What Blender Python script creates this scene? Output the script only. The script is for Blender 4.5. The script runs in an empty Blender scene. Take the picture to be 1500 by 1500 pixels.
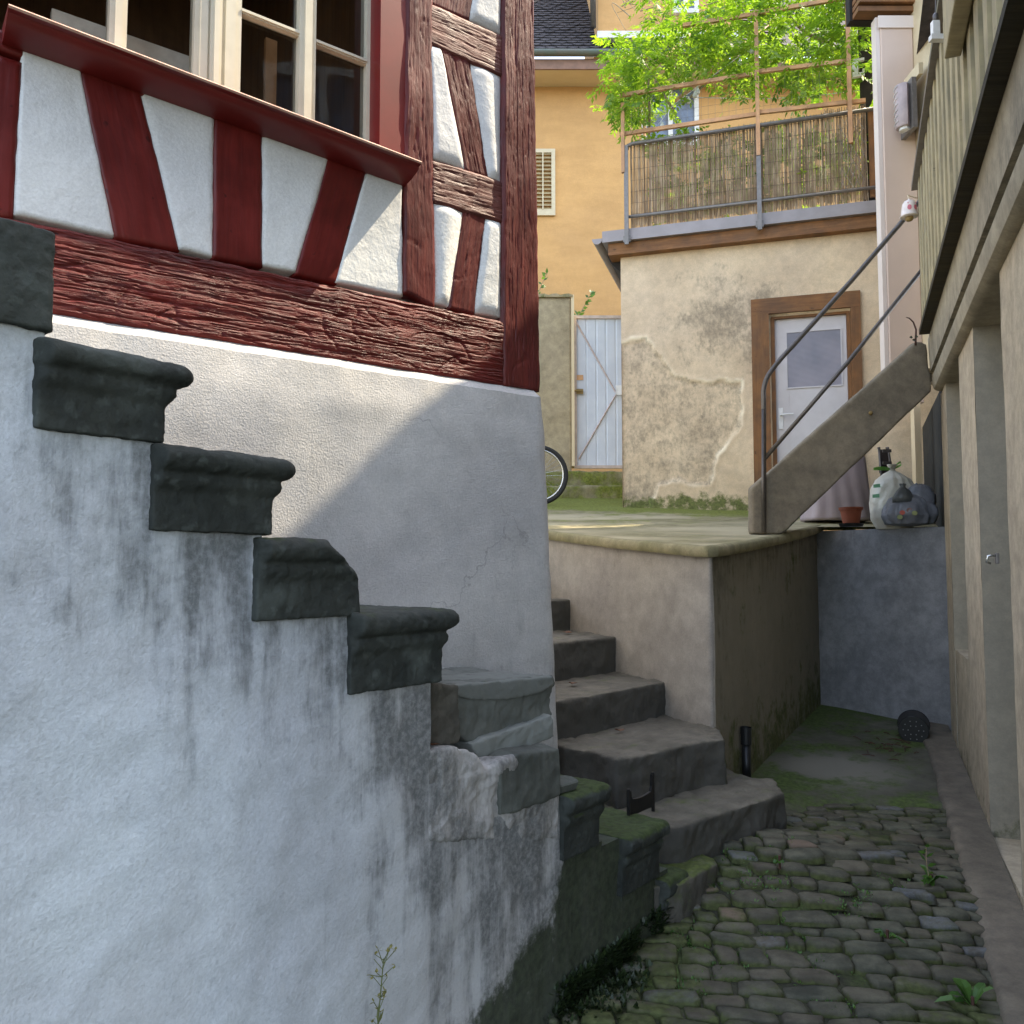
import bpy, bmesh, math, random
import numpy as np
from mathutils import Vector as V, noise as N, Matrix

random.seed(7)
sc = bpy.context.scene
COL = sc.collection
R = math.radians
CZ = 1.34                      # eye height above the alley in the foreground
F = 1250.0                     # focal length in photograph pixels (1500 wide)
PITCH = math.atan(80.0 / F)

# ------------------------------------------------------------------ survey helpers
def ray(px, py):
    x, y, z = (px - 750) / F, 1.0, (750 - py) / F
    c, s = math.cos(PITCH), math.sin(PITCH)
    return V((x, y * c - z * s, y * s + z * c))
EYE = V((0, 0, CZ))
def onplane(px, py, p0, n):
    d = ray(px, py)
    return EYE + d * ((V(p0) - EYE).dot(V(n)) / d.dot(V(n)))
def onz(px, py, z): return onplane(px, py, (0, 0, z), (0, 0, 1))
def aty(px, py, y): return onplane(px, py, (0, y, 0), (0, 1, 0))
def proj(p):
    d = V(p) - EYE
    c, s = math.cos(PITCH), math.sin(PITCH)
    y, z = d.y * c + d.z * s, -d.y * s + d.z * c
    return (750 + F * d.x / y, 750 - F * z / y)
def sst(a, b, x):
    t = max(0.0, min(1.0, (x - a) / (b - a))); return t * t * (3 - 2 * t)
def nz(x, y, z=0.0): return N.noise(V((x, y, z)))
def fbm(x, y, z=0.0, o=4): return N.fractal(V((x, y, z)), 0.9, 2.1, o)

class Frame:
    """vertical local frame: t along, n outward, z up"""
    def __init__(s, p, az, side):
        s.p = V((p[0], p[1], 0)); s.t = V((math.sin(R(az)), math.cos(R(az)), 0))
        s.n = V((s.t.y, -s.t.x, 0)) * side
    def w(s, t, n, z): return s.p + s.t * t + s.n * n + V((0, 0, z))
    def u(s, px, py, n=0.0):
        q = onplane(px, py, s.p + s.n * n, s.n) - s.p
        return (q.dot(s.t), q.z)
    def px(s, px, py, n=0.0): return onplane(px, py, s.p + s.n * n, s.n)

FAC = Frame((.185, 3.3), 52.9, 1)        # plinth face of the half-timbered house
SID = Frame((.103, 2.58), 38.4, 1)       # flank of the worn staircase; n towards camera
RGT = Frame((2.18, 3.98), 22.0, -1)      # arcaded house on the right; n towards the alley
CHK = Frame((.985, 4.24), -25.0, -1)     # cheek wall of terrace steps
TRF = Frame((.985, 4.24), 31.0, 1)       # terrace wall turned to the alley
SHD = Frame((1.07, 8.235), 107.0, 1)     # shed front (t to the right)
EYEZ = CZ
def Z(rel): return CZ + rel
def ground(y): return Z(-1.335 + .08 * (y - 2.58)) if y > -6 else Z(-2.0)
def mound(x, y): return .15 * math.exp(-(((x - 1.08) / .48) ** 2 + ((y - 3.5) / .42) ** 2))
def terr(y):
    d = max(0, y - 4.24); return Z(.10 + .07 * d + .012 * d * d)

# ------------------------------------------------------------------ mesh builder
ROOTLOC = {}
class MB:
    def __init__(s): s.v = []; s.f = []; s.c = []; s.g = []; s.m = []
    def vert(s, p, c=(0, 0, 0), g=None):
        s.v.append((p[0], p[1], p[2])); s.c.append(c); s.g.append(g if g else (p[0], p[1], p[2])); return len(s.v) - 1
    def face(s, idx, m=0): s.f.append(tuple(idx)); s.m.append(m)
    def poly(s, pts, c=(0, 0, 0), m=0): s.face([s.vert(p, c) for p in pts], m)
    def loft(s, rings, closed=True, cap=True, c=(0, 0, 0), m=0):
        n = len(rings[0]); ids = [[s.vert(p, c) for p in r] for r in rings]
        for a, b in zip(ids, ids[1:]):
            for i in range(n if closed else n - 1):
                j = (i + 1) % n; s.face((a[i], a[j], b[j], b[i]), m)
        if cap: s.face(ids[0][::-1], m); s.face(ids[-1], m)
    def prism(s, a, b, c=(0, 0, 0), m=0): s.loft([a, b], c=c, m=m)
    def box(s, lo, hi, c=(0, 0, 0), m=0, fr=None):
        g = (lambda x, y, z: fr.w(x, y, z)) if fr else (lambda x, y, z: V((x, y, z)))
        a = [g(lo[0], lo[1], lo[2]), g(hi[0], lo[1], lo[2]), g(hi[0], hi[1], lo[2]), g(lo[0], hi[1], lo[2])]
        b = [p + V((0, 0, hi[2] - lo[2])) for p in a]
        s.prism(a, b, c, m)
    def tube(s, path, r, n=8, c=(0, 0, 0), m=0, cap=True):
        path = [V(p) for p in path]; rr = r if hasattr(r, '__len__') else [r] * len(path); rings = []
        up = V((0, 0, 1)); prev = None
        for i, p in enumerate(path):
            d = (path[min(i + 1, len(path) - 1)] - path[max(i - 1, 0)]).normalized()
            if prev is None:
                x = d.cross(up if abs(d.z) < .9 else V((1, 0, 0))).normalized()
            else: x = (prev - d * prev.dot(d)).normalized()
            prev = x; y = d.cross(x)
            rings.append([p + (x * math.cos(k * 2 * math.pi / n) + y * math.sin(k * 2 * math.pi / n)) * rr[i] for k in range(n)])
        s.loft(rings, cap=cap, c=c, m=m)
    def lathe(s, prof, base, n=24, c=(0, 0, 0), m=0, fn=None, cap=True):
        rings = []
        for r, z in prof:
            ring = []
            for k in range(n):
                a = k * 2 * math.pi / n; p = V((r * math.cos(a), r * math.sin(a), z))
                if fn: p = fn(p, a)
                ring.append(V(base) + p)
            rings.append(ring)
        s.loft(rings, c=c, m=m, cap=cap)
    def patch(s, q, nu, nv, h=None, nrm=None, skirt=0, attr=None, along='u', m=0):
        """bilinear patch q00,q10,q11,q01; h(u,v,a,b) displaces along nrm; skirt turns edges back"""
        q = [V(p) for p in q]
        Lu = ((q[1] - q[0]).length + (q[2] - q[3]).length) / 2; Lv = ((q[3] - q[0]).length + (q[2] - q[1]).length) / 2
        if nrm is None: nrm = (q[1] - q[0]).cross(q[3] - q[0]).normalized()
        ids = []
        for j in range(nv + 1):
            row = []
            for i in range(nu + 1):
                u, v = i / nu, j / nv
                p = (q[0] * (1 - u) + q[1] * u) * (1 - v) + (q[3] * (1 - u) + q[2] * u) * v
                a, b = (u * Lu, v * Lv) if along == 'u' else (v * Lv, u * Lu)
                c = attr(u, v, p) if attr else (0, 0, 0)
                if h: p = p + nrm * h(u, v, a, b)
                row.append(s.vert(p, c, (a, b, q[0].x * 7)))
            ids.append(row)
        for j in range(nv):
            for i in range(nu): s.face((ids[j][i], ids[j][i + 1], ids[j + 1][i + 1], ids[j + 1][i]), m)
        if skirt:
            e = ids[0] + [r[-1] for r in ids[1:]] + ids[-1][-2::-1] + [r[0] for r in ids[-2:0:-1]]
            back = [s.vert(V(s.v[i]) - nrm * skirt, s.c[i], s.g[i]) for i in e]
            for k in range(len(e)):
                l = (k + 1) % len(e); s.face((e[l], e[k], back[k], back[l]), m)
        return ids
    def build(s, name, mats, parent=None, smooth=False, autosmooth=None):
        off = V((0, 0, 0))
        if parent is not None: off = ROOTLOC[parent.name]
        me = bpy.data.meshes.new(name)
        me.from_pydata([(x - off.x, y - off.y, z - off.z) for x, y, z in s.v], [], s.f)
        if not isinstance(mats, (list, tuple)): mats = [mats]
        for mt in mats: me.materials.append(mt)
        me.polygons.foreach_set('material_index', s.m)
        me.polygons.foreach_set('use_smooth', [smooth] * len(s.f))
        at = me.attributes.new('dirt', 'FLOAT_COLOR', 'POINT')
        at.data.foreach_set('color', [k for c in s.c for k in (c[0], c[1], c[2], 1.0)])
        at = me.attributes.new('guv', 'FLOAT_VECTOR', 'POINT')
        at.data.foreach_set('vector', [k for g in s.g for k in g])
        me.update()
        if autosmooth is not None:
            me.polygons.foreach_set('use_smooth', [True] * len(s.f))
            me.set_sharp_from_angle(angle=R(autosmooth))
        o = bpy.data.objects.new(name, me); COL.objects.link(o)
        if parent is not None: o.parent = parent
        ROOTLOC[o.name] = off
        return o
    def bevel(s, w=.01, seg=2):
        """rebuild with bevelled edges (attributes reset)"""
        bm = bmesh.new(); vs = [bm.verts.new(p) for p in s.v]
        for f in s.f:
            try: bm.faces.new([vs[i] for i in f])
            except ValueError: pass
        bmesh.ops.remove_doubles(bm, verts=bm.verts, dist=1e-5)
        bmesh.ops.recalc_face_normals(bm, faces=bm.faces)
        bmesh.ops.bevel(bm, geom=[e for e in bm.edges if len(e.link_faces) == 2 and e.calc_face_angle(0) > .5], offset=w, segments=seg, affect='EDGES', profile=.6)
        o = MB(); bm.verts.index_update()
        for v in bm.verts: o.vert(v.co)
        for f in bm.faces: o.face([v.index for v in f.verts])
        bm.free(); return o
    def remesh(s, voxel, disp=None, attr=None, smooth=0):
        me = bpy.data.meshes.new('tmp'); me.from_pydata(s.v, [], s.f)
        bm = bmesh.new(); bm.from_mesh(me); bmesh.ops.recalc_face_normals(bm, faces=bm.faces); bm.to_mesh(me); bm.free()
        ob = bpy.data.objects.new('tmp', me); COL.objects.link(ob)
        md = ob.modifiers.new('r', 'REMESH'); md.mode = 'VOXEL'; md.voxel_size = voxel
        if smooth:
            ms = ob.modifiers.new('s', 'SMOOTH'); ms.iterations = smooth; ms.factor = .5
        bpy.context.view_layer.update()
        ev = bpy.data.meshes.new_from_object(ob.evaluated_get(bpy.context.evaluated_depsgraph_get()))
        out = MB()
        for v in ev.vertices:
            p = v.co.copy(); nn = v.normal
            if disp: p = p + nn * disp(p, nn)
            out.vert(p, attr(p, nn) if attr else (0, 0, 0))
        for f in ev.polygons: out.face(f.vertices[:])
        bpy.data.objects.remove(ob); bpy.data.meshes.remove(me); bpy.data.meshes.remove(ev)
        return out

def tag(o, label=None, cat=None, group=None, kind=None):
    if label: o['label'] = label
    if cat: o['category'] = cat
    if group: o['group'] = group
    if kind: o['kind'] = kind
    return o
def thing(name, loc, label, cat, group=None):
    o = bpy.data.objects.new(name, None); COL.objects.link(o); o.location = loc; o.empty_display_size = .1
    ROOTLOC[o.name] = V(loc)
    return tag(o, label, cat, group)

# ------------------------------------------------------------------ materials
class NT:
    def __init__(s, name):
        s.mat = bpy.data.materials.new(name); s.mat.use_nodes = True; s.t = s.mat.node_tree; s.t.nodes.clear()
        s.out = s.n('ShaderNodeOutputMaterial')
    def n(s, ty, **kw):
        x = s.t.nodes.new(ty)
        for k, v in kw.items(): setattr(x, k, v)
        return x
    def l(s, a, b): s.t.links.new(a, b)
    def val(s, sock, v):
        if hasattr(v, 'is_linked') or hasattr(v, 'links'): s.l(v, sock)
        else: sock.default_value = v
    def noise(s, vec, scale, detail=4, rough=.55, dist=0):
        x = s.n('ShaderNodeTexNoise'); s.l(vec, x.inputs['Vector'])
        x.inputs['Scale'].default_value = scale; x.inputs['Detail'].default_value = detail
        x.inputs['Roughness'].default_value = rough; x.inputs['Distortion'].default_value = dist
        return x.outputs['Fac']
    def vor(s, vec, scale, feature='F1', out='Distance'):
        x = s.n('ShaderNodeTexVoronoi', feature=feature); s.l(vec, x.inputs['Vector']); x.inputs['Scale'].default_value = scale
        return x.outputs[out]
    def ramp(s, fac, lo, hi, a=0.0, b=1.0):
        x = s.n('ShaderNodeMapRange', interpolation_type='SMOOTHSTEP'); s.l(fac, x.inputs['Value'])
        x.inputs['From Min'].default_value = lo; x.inputs['From Max'].default_value = hi
        x.inputs['To Min'].default_value = a; x.inputs['To Max'].default_value = b
        return x.outputs['Result']
    def math(s, op, a, b=0.0, clamp=False):
        x = s.n('ShaderNodeMath', operation=op, use_clamp=clamp); s.val(x.inputs[0], a); s.val(x.inputs[1], b); return x.outputs[0]
    def mix(s, fac, a, b, bt='MIX'):
        x = s.n('ShaderNodeMix', data_type='RGBA', blend_type=bt)
        s.val(x.inputs['Factor'], fac)
        for k, v in (('A', a), ('B', b)):
            so = [i for i in x.inputs if i.name == k and i.type == 'RGBA'][0]
            if isinstance(v, tuple): so.default_value = (*v, 1) if len(v) == 3 else v
            else: s.l(v, so)
        return [o for o in x.outputs if o.type == 'RGBA'][0]
    def mapping(s, vec, scale=(1, 1, 1), rot=(0, 0, 0), loc=(0, 0, 0)):
        x = s.n('ShaderNodeMapping'); s.l(vec, x.inputs['Vector'])
        x.inputs['Scale'].default_value = scale; x.inputs['Rotation'].default_value = rot; x.inputs['Location'].default_value = loc
        return x.outputs['Vector']
    def bump(s, h, strength, dist, nrm=None):
        x = s.n('ShaderNodeBump'); s.l(h, x.inputs['Height']); x.inputs['Strength'].default_value = strength; x.inputs['Distance'].default_value = dist
        if nrm: s.l(nrm, x.inputs['Normal'])
        return x.outputs['Normal']
    def bsdf(s, col, rough, nrm=None, spec=.5, **kw):
        x = s.n('ShaderNodeBsdfPrincipled'); s.val(x.inputs['Base Color'], col if not isinstance(col, tuple) else (*col, 1)); s.val(x.inputs['Roughness'], rough)
        x.inputs['Specular IOR Level'].default_value = spec
        if nrm: s.l(nrm, x.inputs['Normal'])
        for k, v in kw.items(): s.val(x.inputs[k], v)
        s.l(x.outputs['BSDF'], s.out.inputs['Surface'])
        return x
    def attr(s, name, out='Color'):
        return s.n('ShaderNodeAttribute', attribute_name=name).outputs[out]

def surf(name, c1, c2, scale=3, c3=None, stain=(.03, .03, .028), moss=(.05, .075, .012), rough=.85, bumps=((55, .5, .004),),
         stretch=(1, 1, 1), spots=0.0, spec=.3, autostain=0.0, upmoss=0.0, contrast=(.35, .65), bumpdetail=3, mossscale=9, sst_=(1, 1, .12), ssc=26, mott=.7, hair=0.0):
    t = NT(name); co = t.n('ShaderNodeTexCoord').outputs['Object']
    st = t.mapping(co, stretch)
    n1 = t.noise(st, scale, 7, .62)
    col = t.mix(t.ramp(n1, *contrast), c1, c2)
    big = t.noise(co, .9, 3)
    col = t.mix(1.0, col, t.mix(t.ramp(big, .3, .7), (.86, .86, .88), (1.0, 1.0, .98)), 'MULTIPLY')
    fine = t.noise(co, 120, 3, .7)
    col = t.mix(.35, col, t.mix(t.ramp(fine, .3, .7), (.6, .6, .6), (1.0, 1.0, 1.0)), 'MULTIPLY')
    mid = t.noise(co, 11, 9, .72)
    col = t.mix(mott, col, t.mix(t.ramp(mid, .32, .68), (.62, .61, .60), (1.12, 1.10, 1.06)), 'MULTIPLY')
    sep = t.n('ShaderNodeSeparateColor'); t.l(t.attr('dirt'), sep.inputs[0])
    if c3: col = t.mix(sep.outputs[2], col, c3)
    if spots:
        sp = t.ramp(t.noise(co, 55, 3, .55), .60, .68); col = t.mix(t.math('MULTIPLY', sp, spots), col, tuple(k * .35 for k in c1))
    ns = t.noise(t.mapping(co, sst_), ssc, 8, .7); nb = t.noise(co, mossscale, 8, .7)
    fr = t.math('ADD', t.math('MULTIPLY', sep.outputs[0], 1.0), autostain)
    f = t.ramp(t.math('ADD', fr, t.math('MULTIPLY', t.math('SUBTRACT', t.math('MULTIPLY', t.math('ADD', ns, nb), .5), .5), 2.6)), .3, .95)
    f = t.math('MULTIPLY', f, t.ramp(fr, 0.0, .25))
    f = t.math('MULTIPLY', f, t.ramp(t.noise(co, 60, 6, .75), .3, .62, .55, 1))
    col = t.mix(t.math('MULTIPLY', f, .80), col, stain)
    fm = sep.outputs[1]
    if upmoss:
        ge = t.n('ShaderNodeNewGeometry'); sx = t.n('ShaderNodeSeparateXYZ'); t.l(ge.outputs['Normal'], sx.inputs[0])
        fm = t.math('ADD', fm, t.math('MULTIPLY', t.ramp(sx.outputs[2], .3, .9), upmoss))
    m = t.ramp(t.math('ADD', fm, t.math('MULTIPLY', t.math('SUBTRACT', nb, .5), 2.2)), .35, .85)
    m = t.math('MULTIPLY', m, t.ramp(fm, 0.0, .2))
    mc = t.mix(t.ramp(t.noise(co, 45, 4), .3, .7), moss, tuple(k * 1.9 for k in moss))
    col = t.mix(t.math('MULTIPLY', m, .93), col, mc)
    if hair:
        wv = t.n('ShaderNodeVectorMath', operation='ADD'); t.l(co, wv.inputs[0])
        wn = t.n('ShaderNodeTexNoise'); t.l(co, wn.inputs['Vector']); wn.inputs['Scale'].default_value = 5; wn.inputs['Detail'].default_value = 6
        ws = t.n('ShaderNodeVectorMath', operation='SCALE'); t.l(wn.outputs['Color'], ws.inputs[0]); ws.inputs['Scale'].default_value = .35; t.l(ws.outputs[0], wv.inputs[1])
        vd = t.vor(wv.outputs[0], 1.7, 'DISTANCE_TO_EDGE')
        hk_ = t.math('MULTIPLY', t.ramp(vd, .0, .006, 1, 0), t.ramp(t.noise(co, 1.6, 2), .50, .62))
        col = t.mix(t.math('MULTIPLY', hk_, hair), col, tuple(k * .3 for k in c1))
    nrm = None
    for sc_, stg, ds in bumps:
        nrm = t.bump(t.noise(co, sc_, bumpdetail, .6), stg, ds, nrm)
    t.bsdf(col, t.math('ADD', rough, t.math('MULTIPLY', fine, .1)), nrm, spec)
    return t.mat

def timber(name, c1, c2, rough=.38, bare=None, gscale=(4, 60), bstr=.7, bdist=.004, spec=.28, bareamt=0.0, dots=.7):
    t = NT(name); g = t.attr('guv', 'Vector')
    st = t.mapping(g, (gscale[0], gscale[1], 1))
    n1 = t.noise(st, 1.0, 7, .65, .6); n2 = t.noise(g, 7, 5, .6)
    col = t.mix(t.ramp(n1, .3, .7), c1, c2)
    col = t.mix(1.0, col, t.mix(t.ramp(n2, .3, .7), (.7, .7, .72), (1.1, 1.05, 1.0)), 'MULTIPLY')
    dk = t.ramp(t.noise(t.mapping(g, (26, 34, 1)), 1, 2, .5), .70, .76)
    col = t.mix(t.math('MULTIPLY', dk, dots), col, tuple(k * .2 for k in c2))
    if bare:
        f = t.ramp(t.math('ADD', t.noise(t.mapping(g, (9, 70, 1)), 1, 6, .7), bareamt), .60, .72)
        col = t.mix(t.math('MULTIPLY', f, .8), col, bare)
    nrm = t.bump(n1, bstr, bdist)
    nrm = t.bump(t.noise(t.mapping(g, (20, 150, 1)), 1, 4, .7), bstr * .7, bdist * .4, nrm)
    t.bsdf(col, t.ramp(n2, .3, .7, rough - .06, rough + .1), nrm, spec)
    return t.mat

def plain(name, c1, rough=.6, c2=None, scale=12, metal=0.0, bump=None, spec=.5):
    t = NT(name); co = t.n('ShaderNodeTexCoord').outputs['Object']
    n = t.noise(co, scale, 5, .6)
    col = t.mix(t.ramp(n, .35, .65), c1, c2 or tuple(k * .8 for k in c1))
    nrm = t.bump(t.noise(co, bump[0], 4), bump[1], bump[2]) if bump else None
    t.bsdf(col, rough, nrm, spec, Metallic=metal)
    return t.mat

def leafmat(name, c1, c2, trans=.5):
    t = NT(name); sep = t.n('ShaderNodeSeparateColor'); t.l(t.attr('dirt'), sep.inputs[0])
    col = t.mix(sep.outputs[0], c1, c2)
    a = t.n('ShaderNodeBsdfPrincipled'); t.l(col, a.inputs['Base Color']); a.inputs['Roughness'].default_value = .5
    b = t.n('ShaderNodeBsdfTranslucent'); t.l(t.mix(1.0, col, (1.9, 1.9, .8), 'MULTIPLY'), b.inputs['Color'])
    m = t.n('ShaderNodeMixShader'); m.inputs[0].default_value = trans
    t.l(a.outputs[0], m.inputs[1]); t.l(b.outputs[0], m.inputs[2]); t.l(m.outputs[0], t.out.inputs['Surface'])
    return t.mat

M = {}
M['infill'] = surf('white_infill_plaster', (.83, .83, .81), (.77, .77, .75), 5, rough=.8, bumps=((14, .25, .006), (75, .5, .004)), stain=(.45, .42, .33), mott=.08)
M['plinth'] = surf('roughcast_plinth', (.60, .58, .56), (.52, .505, .49), 4, hair=.5, rough=.9, bumps=((6, .3, .01), (30, .25, .006), (170, .7, .004)), stain=(.2, .19, .18), spots=.05, mott=.2)
M['flank'] = surf('stained_stair_plaster', (.62, .665, .71), (.53, .56, .595), 2.5, c3=(.40, .385, .37), hair=.12, rough=.9, bumps=((4, .35, .012), (24, .22, .006), (130, .5, .004)), stain=(.055, .06, .058), moss=(.022, .028, .014), spots=.2, mott=.22)
M['stone'] = surf('dark_weathered_stone', (.017, .020, .018), (.036, .040, .035), 6, c3=(.10, .115, .105), rough=.8, bumps=((18, .5, .008), (60, .5, .004), (170, .5, .002)), stain=(.015, .016, .014), moss=(.026, .038, .010), upmoss=.08, spots=.2)
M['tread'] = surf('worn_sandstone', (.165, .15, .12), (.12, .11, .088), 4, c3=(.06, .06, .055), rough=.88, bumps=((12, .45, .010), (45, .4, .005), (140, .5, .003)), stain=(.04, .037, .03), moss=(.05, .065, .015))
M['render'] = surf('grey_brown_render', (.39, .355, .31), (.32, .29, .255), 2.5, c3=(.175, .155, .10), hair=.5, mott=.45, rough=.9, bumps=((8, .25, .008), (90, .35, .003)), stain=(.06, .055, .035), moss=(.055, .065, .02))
M['greywall'] = surf('blue_grey_render', (.31, .315, .325), (.235, .24, .25), 2.2, hair=.5, rough=.9, bumps=((9, .25, .006), (90, .3, .003)), stain=(.06, .06, .055))
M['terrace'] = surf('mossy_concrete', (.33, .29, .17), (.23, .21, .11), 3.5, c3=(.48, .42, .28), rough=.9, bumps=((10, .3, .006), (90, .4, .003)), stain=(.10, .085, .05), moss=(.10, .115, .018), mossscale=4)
M['apron'] = surf('damp_mossy_screed', (.135, .128, .098), (.095, .092, .068), 3, c3=(.18, .17, .135), rough=.85, bumps=((14, .35, .008), (80, .5, .003)), stain=(.05, .045, .03), moss=(.042, .062, .014), mossscale=5)
M['kerb'] = surf('kerb_screed', (.20, .172, .135), (.155, .135, .105), 3, rough=.88, bumps=((14, .3, .006), (80, .5, .003)), stain=(.06, .052, .04), moss=(.045, .05, .02))
M['cobble'] = surf('cobblestone', (.130, .130, .096), (.066, .070, .054), 9, c3=(.16, .118, .088), rough=.86, bumps=((25, .5, .006), (140, .4, .002)), stain=(.15, .16, .18), moss=(.050, .058, .022), spec=.12, mossscale=8)
M['soil'] = surf('mossy_joint_soil', (.075, .074, .045), (.042, .044, .028), 8, rough=.95, bumps=((40, .8, .012), (120, .8, .006)), moss=(.05, .07, .018), mossscale=5)
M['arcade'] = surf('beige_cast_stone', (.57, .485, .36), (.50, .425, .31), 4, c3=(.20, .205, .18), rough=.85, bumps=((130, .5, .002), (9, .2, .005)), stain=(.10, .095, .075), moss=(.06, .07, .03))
M['darkwall'] = surf('deep_shade_wall', (.07, .066, .055), (.05, .047, .04), 4, rough=.9, bumps=((60, .4, .003),))  # deep shade under balcony and stair put into the colour
M['beam'] = surf('painted_fascia', (.44, .39, .29), (.36, .32, .24), 4, rough=.75, bumps=((30, .3, .003),), stain=(.06, .055, .04))
M['concrete'] = surf('aged_concrete', (.265, .225, .165), (.20, .172, .128), 3, rough=.88, bumps=((60, .4, .003), (9, .3, .006)), stain=(.055, .05, .035), moss=(.045, .055, .018))
M['yellow'] = surf('ochre_render', (.70, .405, .165), (.65, .372, .147), 1.5, rough=.9, bumps=((60, .4, .004),), stretch=(1, 1, 4), stain=(.4, .25, .1), mott=.15)
M['shed'] = surf('mouldy_shed_render', (.80, .635, .43), (.72, .56, .37), 2.5, c3=(.90, .78, .56), rough=.9, bumps=((12, .35, .008), (80, .5, .004)), stain=(.185, .155, .11), moss=(.07, .085, .02), sst_=(1, 1, .6), ssc=34, mott=.38)
M['gwall'] = surf('garden_wall_render', (.50, .41, .265), (.43, .35, .22), 3, rough=.9, bumps=((50, .4, .004),), stain=(.15, .14, .07), moss=(.08, .10, .03))
M['red'] = timber('oxblood_timber', (.150, .014, .011), (.115, .011, .009), .36, bare=None, bstr=.16)
M['redrough'] = timber('cracked_oxblood_timber', (.150, .013, .009), (.075, .007, .006), .42, bare=None, bstr=1.0, gscale=(9, 75), bdist=.006)
M['redbrown'] = timber('weathered_redbrown_timber', (.130, .020, .016), (.080, .012, .011), .42, bare=(.30, .20, .16), bstr=.8, bdist=.005, bareamt=-.04)
M['redbare'] = timber('sun_bleached_timber', (.16, .050, .038), (.10, .030, .024), .5, bare=(.36, .25, .20), bstr=.9, bdist=.005, bareamt=.02)
M['redpaint'] = plain('smooth_red_paint', (.165, .012, .010), .42, (.135, .010, .008), 6)
M['silltop'] = plain('worn_sill_edge', (.55, .36, .28), .5, (.44, .25, .19), 20, bump=(60, .3, .002))
M['cream'] = plain('cream_window_paint', (.60, .56, .44), .4, (.53, .49, .38), 8)
M['wood'] = timber('brown_beam_wood', (.27, .135, .055), (.17, .08, .032), .6, bstr=.6, gscale=(3, 40))
M['doorwood'] = timber('brown_door_frame', (.235, .115, .042), (.17, .078, .028), .55, bstr=.4, gscale=(3, 40))
M['batten'] = timber('new_batten_wood', (.62, .36, .19), (.52, .29, .15), .6, bstr=.3, gscale=(3, 50))
M['board'] = timber('greenish_balcony_board', (.44, .39, .25), (.33, .295, .185), .65, bstr=.5, gscale=(2, 50))
M['darkrail'] = timber('dark_rail_timber', (.060, .052, .032), (.034, .031, .02), .8, bstr=.6, gscale=(3, 40))  # very dark brown for the balcony rail and floor
M['interior'] = timber('dark_panelled_interior', (.16, .085, .036), (.10, .05, .022), .5, bstr=.4, gscale=(2, 24))
M['warm_reflection'] = plain('warm_reflection_orange', (.50, .26, .10), .5, (.40, .20, .07))  # glow of a sunlit reflection put into an orange colour
M['pale'] = plain('pale_paint', (.75, .72, .66), .6)
M['pink'] = plain('pinkish_cladding', (.62, .475, .375), .6, (.585, .445, .35), 3)
M['pinkwhite'] = plain('offwhite_cladding', (.72, .62, .54), .6, (.68, .58, .5), 3)
M['metal'] = plain('grey_painted_steel', (.20, .18, .165), .45, (.16, .145, .13), 25, metal=.3)
M['tube'] = plain('dark_tube_steel', (.115, .10, .09), .42, (.09, .08, .07), 30, metal=.5)
M['fascia'] = plain('grey_sheet_metal', (.30, .265, .255), .5, (.26, .23, .22), 6, metal=.2)
M['iron'] = plain('black_iron', (.012, .012, .014), .5, (.02, .018, .016), 30, metal=.4)
M['blackplastic'] = plain('black_plastic', (.012, .013, .014), .4)
M['white'] = plain('white_paint', (.78, .78, .76), .5)
M['doorpaint'] = plain('pale_grey_door_paint', (.58, .55, .54), .5, (.53, .50, .49), 5)
M['gate'] = None
M['terra'] = plain('terracotta', (.30, .075, .032), .7, (.24, .06, .025), 10, bump=(60, .2, .002))
M['tarp'] = plain('lilac_grey_tarpaulin', (.33, .275, .275), .6, (.29, .24, .245), 5)
M['rubber'] = plain('tyre_rubber', (.018, .018, .018), .8)
M['chrome'] = plain('bright_steel', (.62, .62, .60), .25, metal=.9)
M['roof'] = surf('dark_roof_tile', (.115, .10, .105), (.07, .063, .068), 9, rough=.85, bumps=((40, .4, .004),), stretch=(1, 1, 1))
M['gutter'] = plain('verdigris_gutter', (.12, .15, .125), .5, (.15, .14, .12), 4, metal=.3)
M['eave'] = plain('brown_eave_board', (.26, .14, .09), .6)
M['soffit'] = plain('cream_soffit', (.72, .58, .36), .7, (.68, .54, .33), 2)
M['shutter'] = plain('beige_shutter_paint', (.62, .52, .34), .55, (.56, .46, .29), 10)
M['shutterslat'] = plain('shadowed_shutter_slat', (.40, .30, .15), .6)
M['rust'] = plain('rusty_brace', (.50, .38, .33), .7, (.60, .53, .51), 30)
M['leaf'] = leafmat('wisteria_leaf', (.045, .125, .014), (.25, .36, .035), .5)
M['weed'] = leafmat('weed_leaf', (.035, .09, .018), (.08, .17, .03), .3)
M['darkweed'] = leafmat('dark_moss_leaf', (.012, .022, .008), (.03, .05, .014), .15)
M['drysprig'] = leafmat('seedhead_sprig', (.13, .15, .05), (.30, .26, .09), .3)
M['branch'] = plain('pale_vine_bark', (.33, .25, .15), .8, (.22, .16, .09), 14, bump=(50, .4, .003))
M['reed'] = None
M['dry'] = plain('dry_brown_leaf', (.16, .065, .03), .7)
M['twig'] = plain('reddish_twig', (.075, .032, .022), .8)
M['bagwhite'] = plain('white_bin_bag', (.72, .68, .58), .35, (.66, .62, .52), 8, bump=(22, .5, .012))
M['baggrey'] = plain('grey_bin_bag', (.20, .205, .225), .4, (.14, .145, .16), 8, bump=(18, .6, .015))
M['greentie'] = plain('green_tie', (.22, .55, .10), .4)
M['bellwhite'] = plain('white_ceramic', (.74, .66, .60), .35)
M['bellpink'] = plain('pink_motif', (.60, .16, .20), .4)
M['ochre'] = plain('ochre_clapper', (.28, .19, .06), .6)
M['lampshade'] = plain('rose_grey_lamp', (.42, .33, .31), .45)
M['bulb'] = plain('clear_bulb', (.75, .75, .70), .15)
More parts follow.
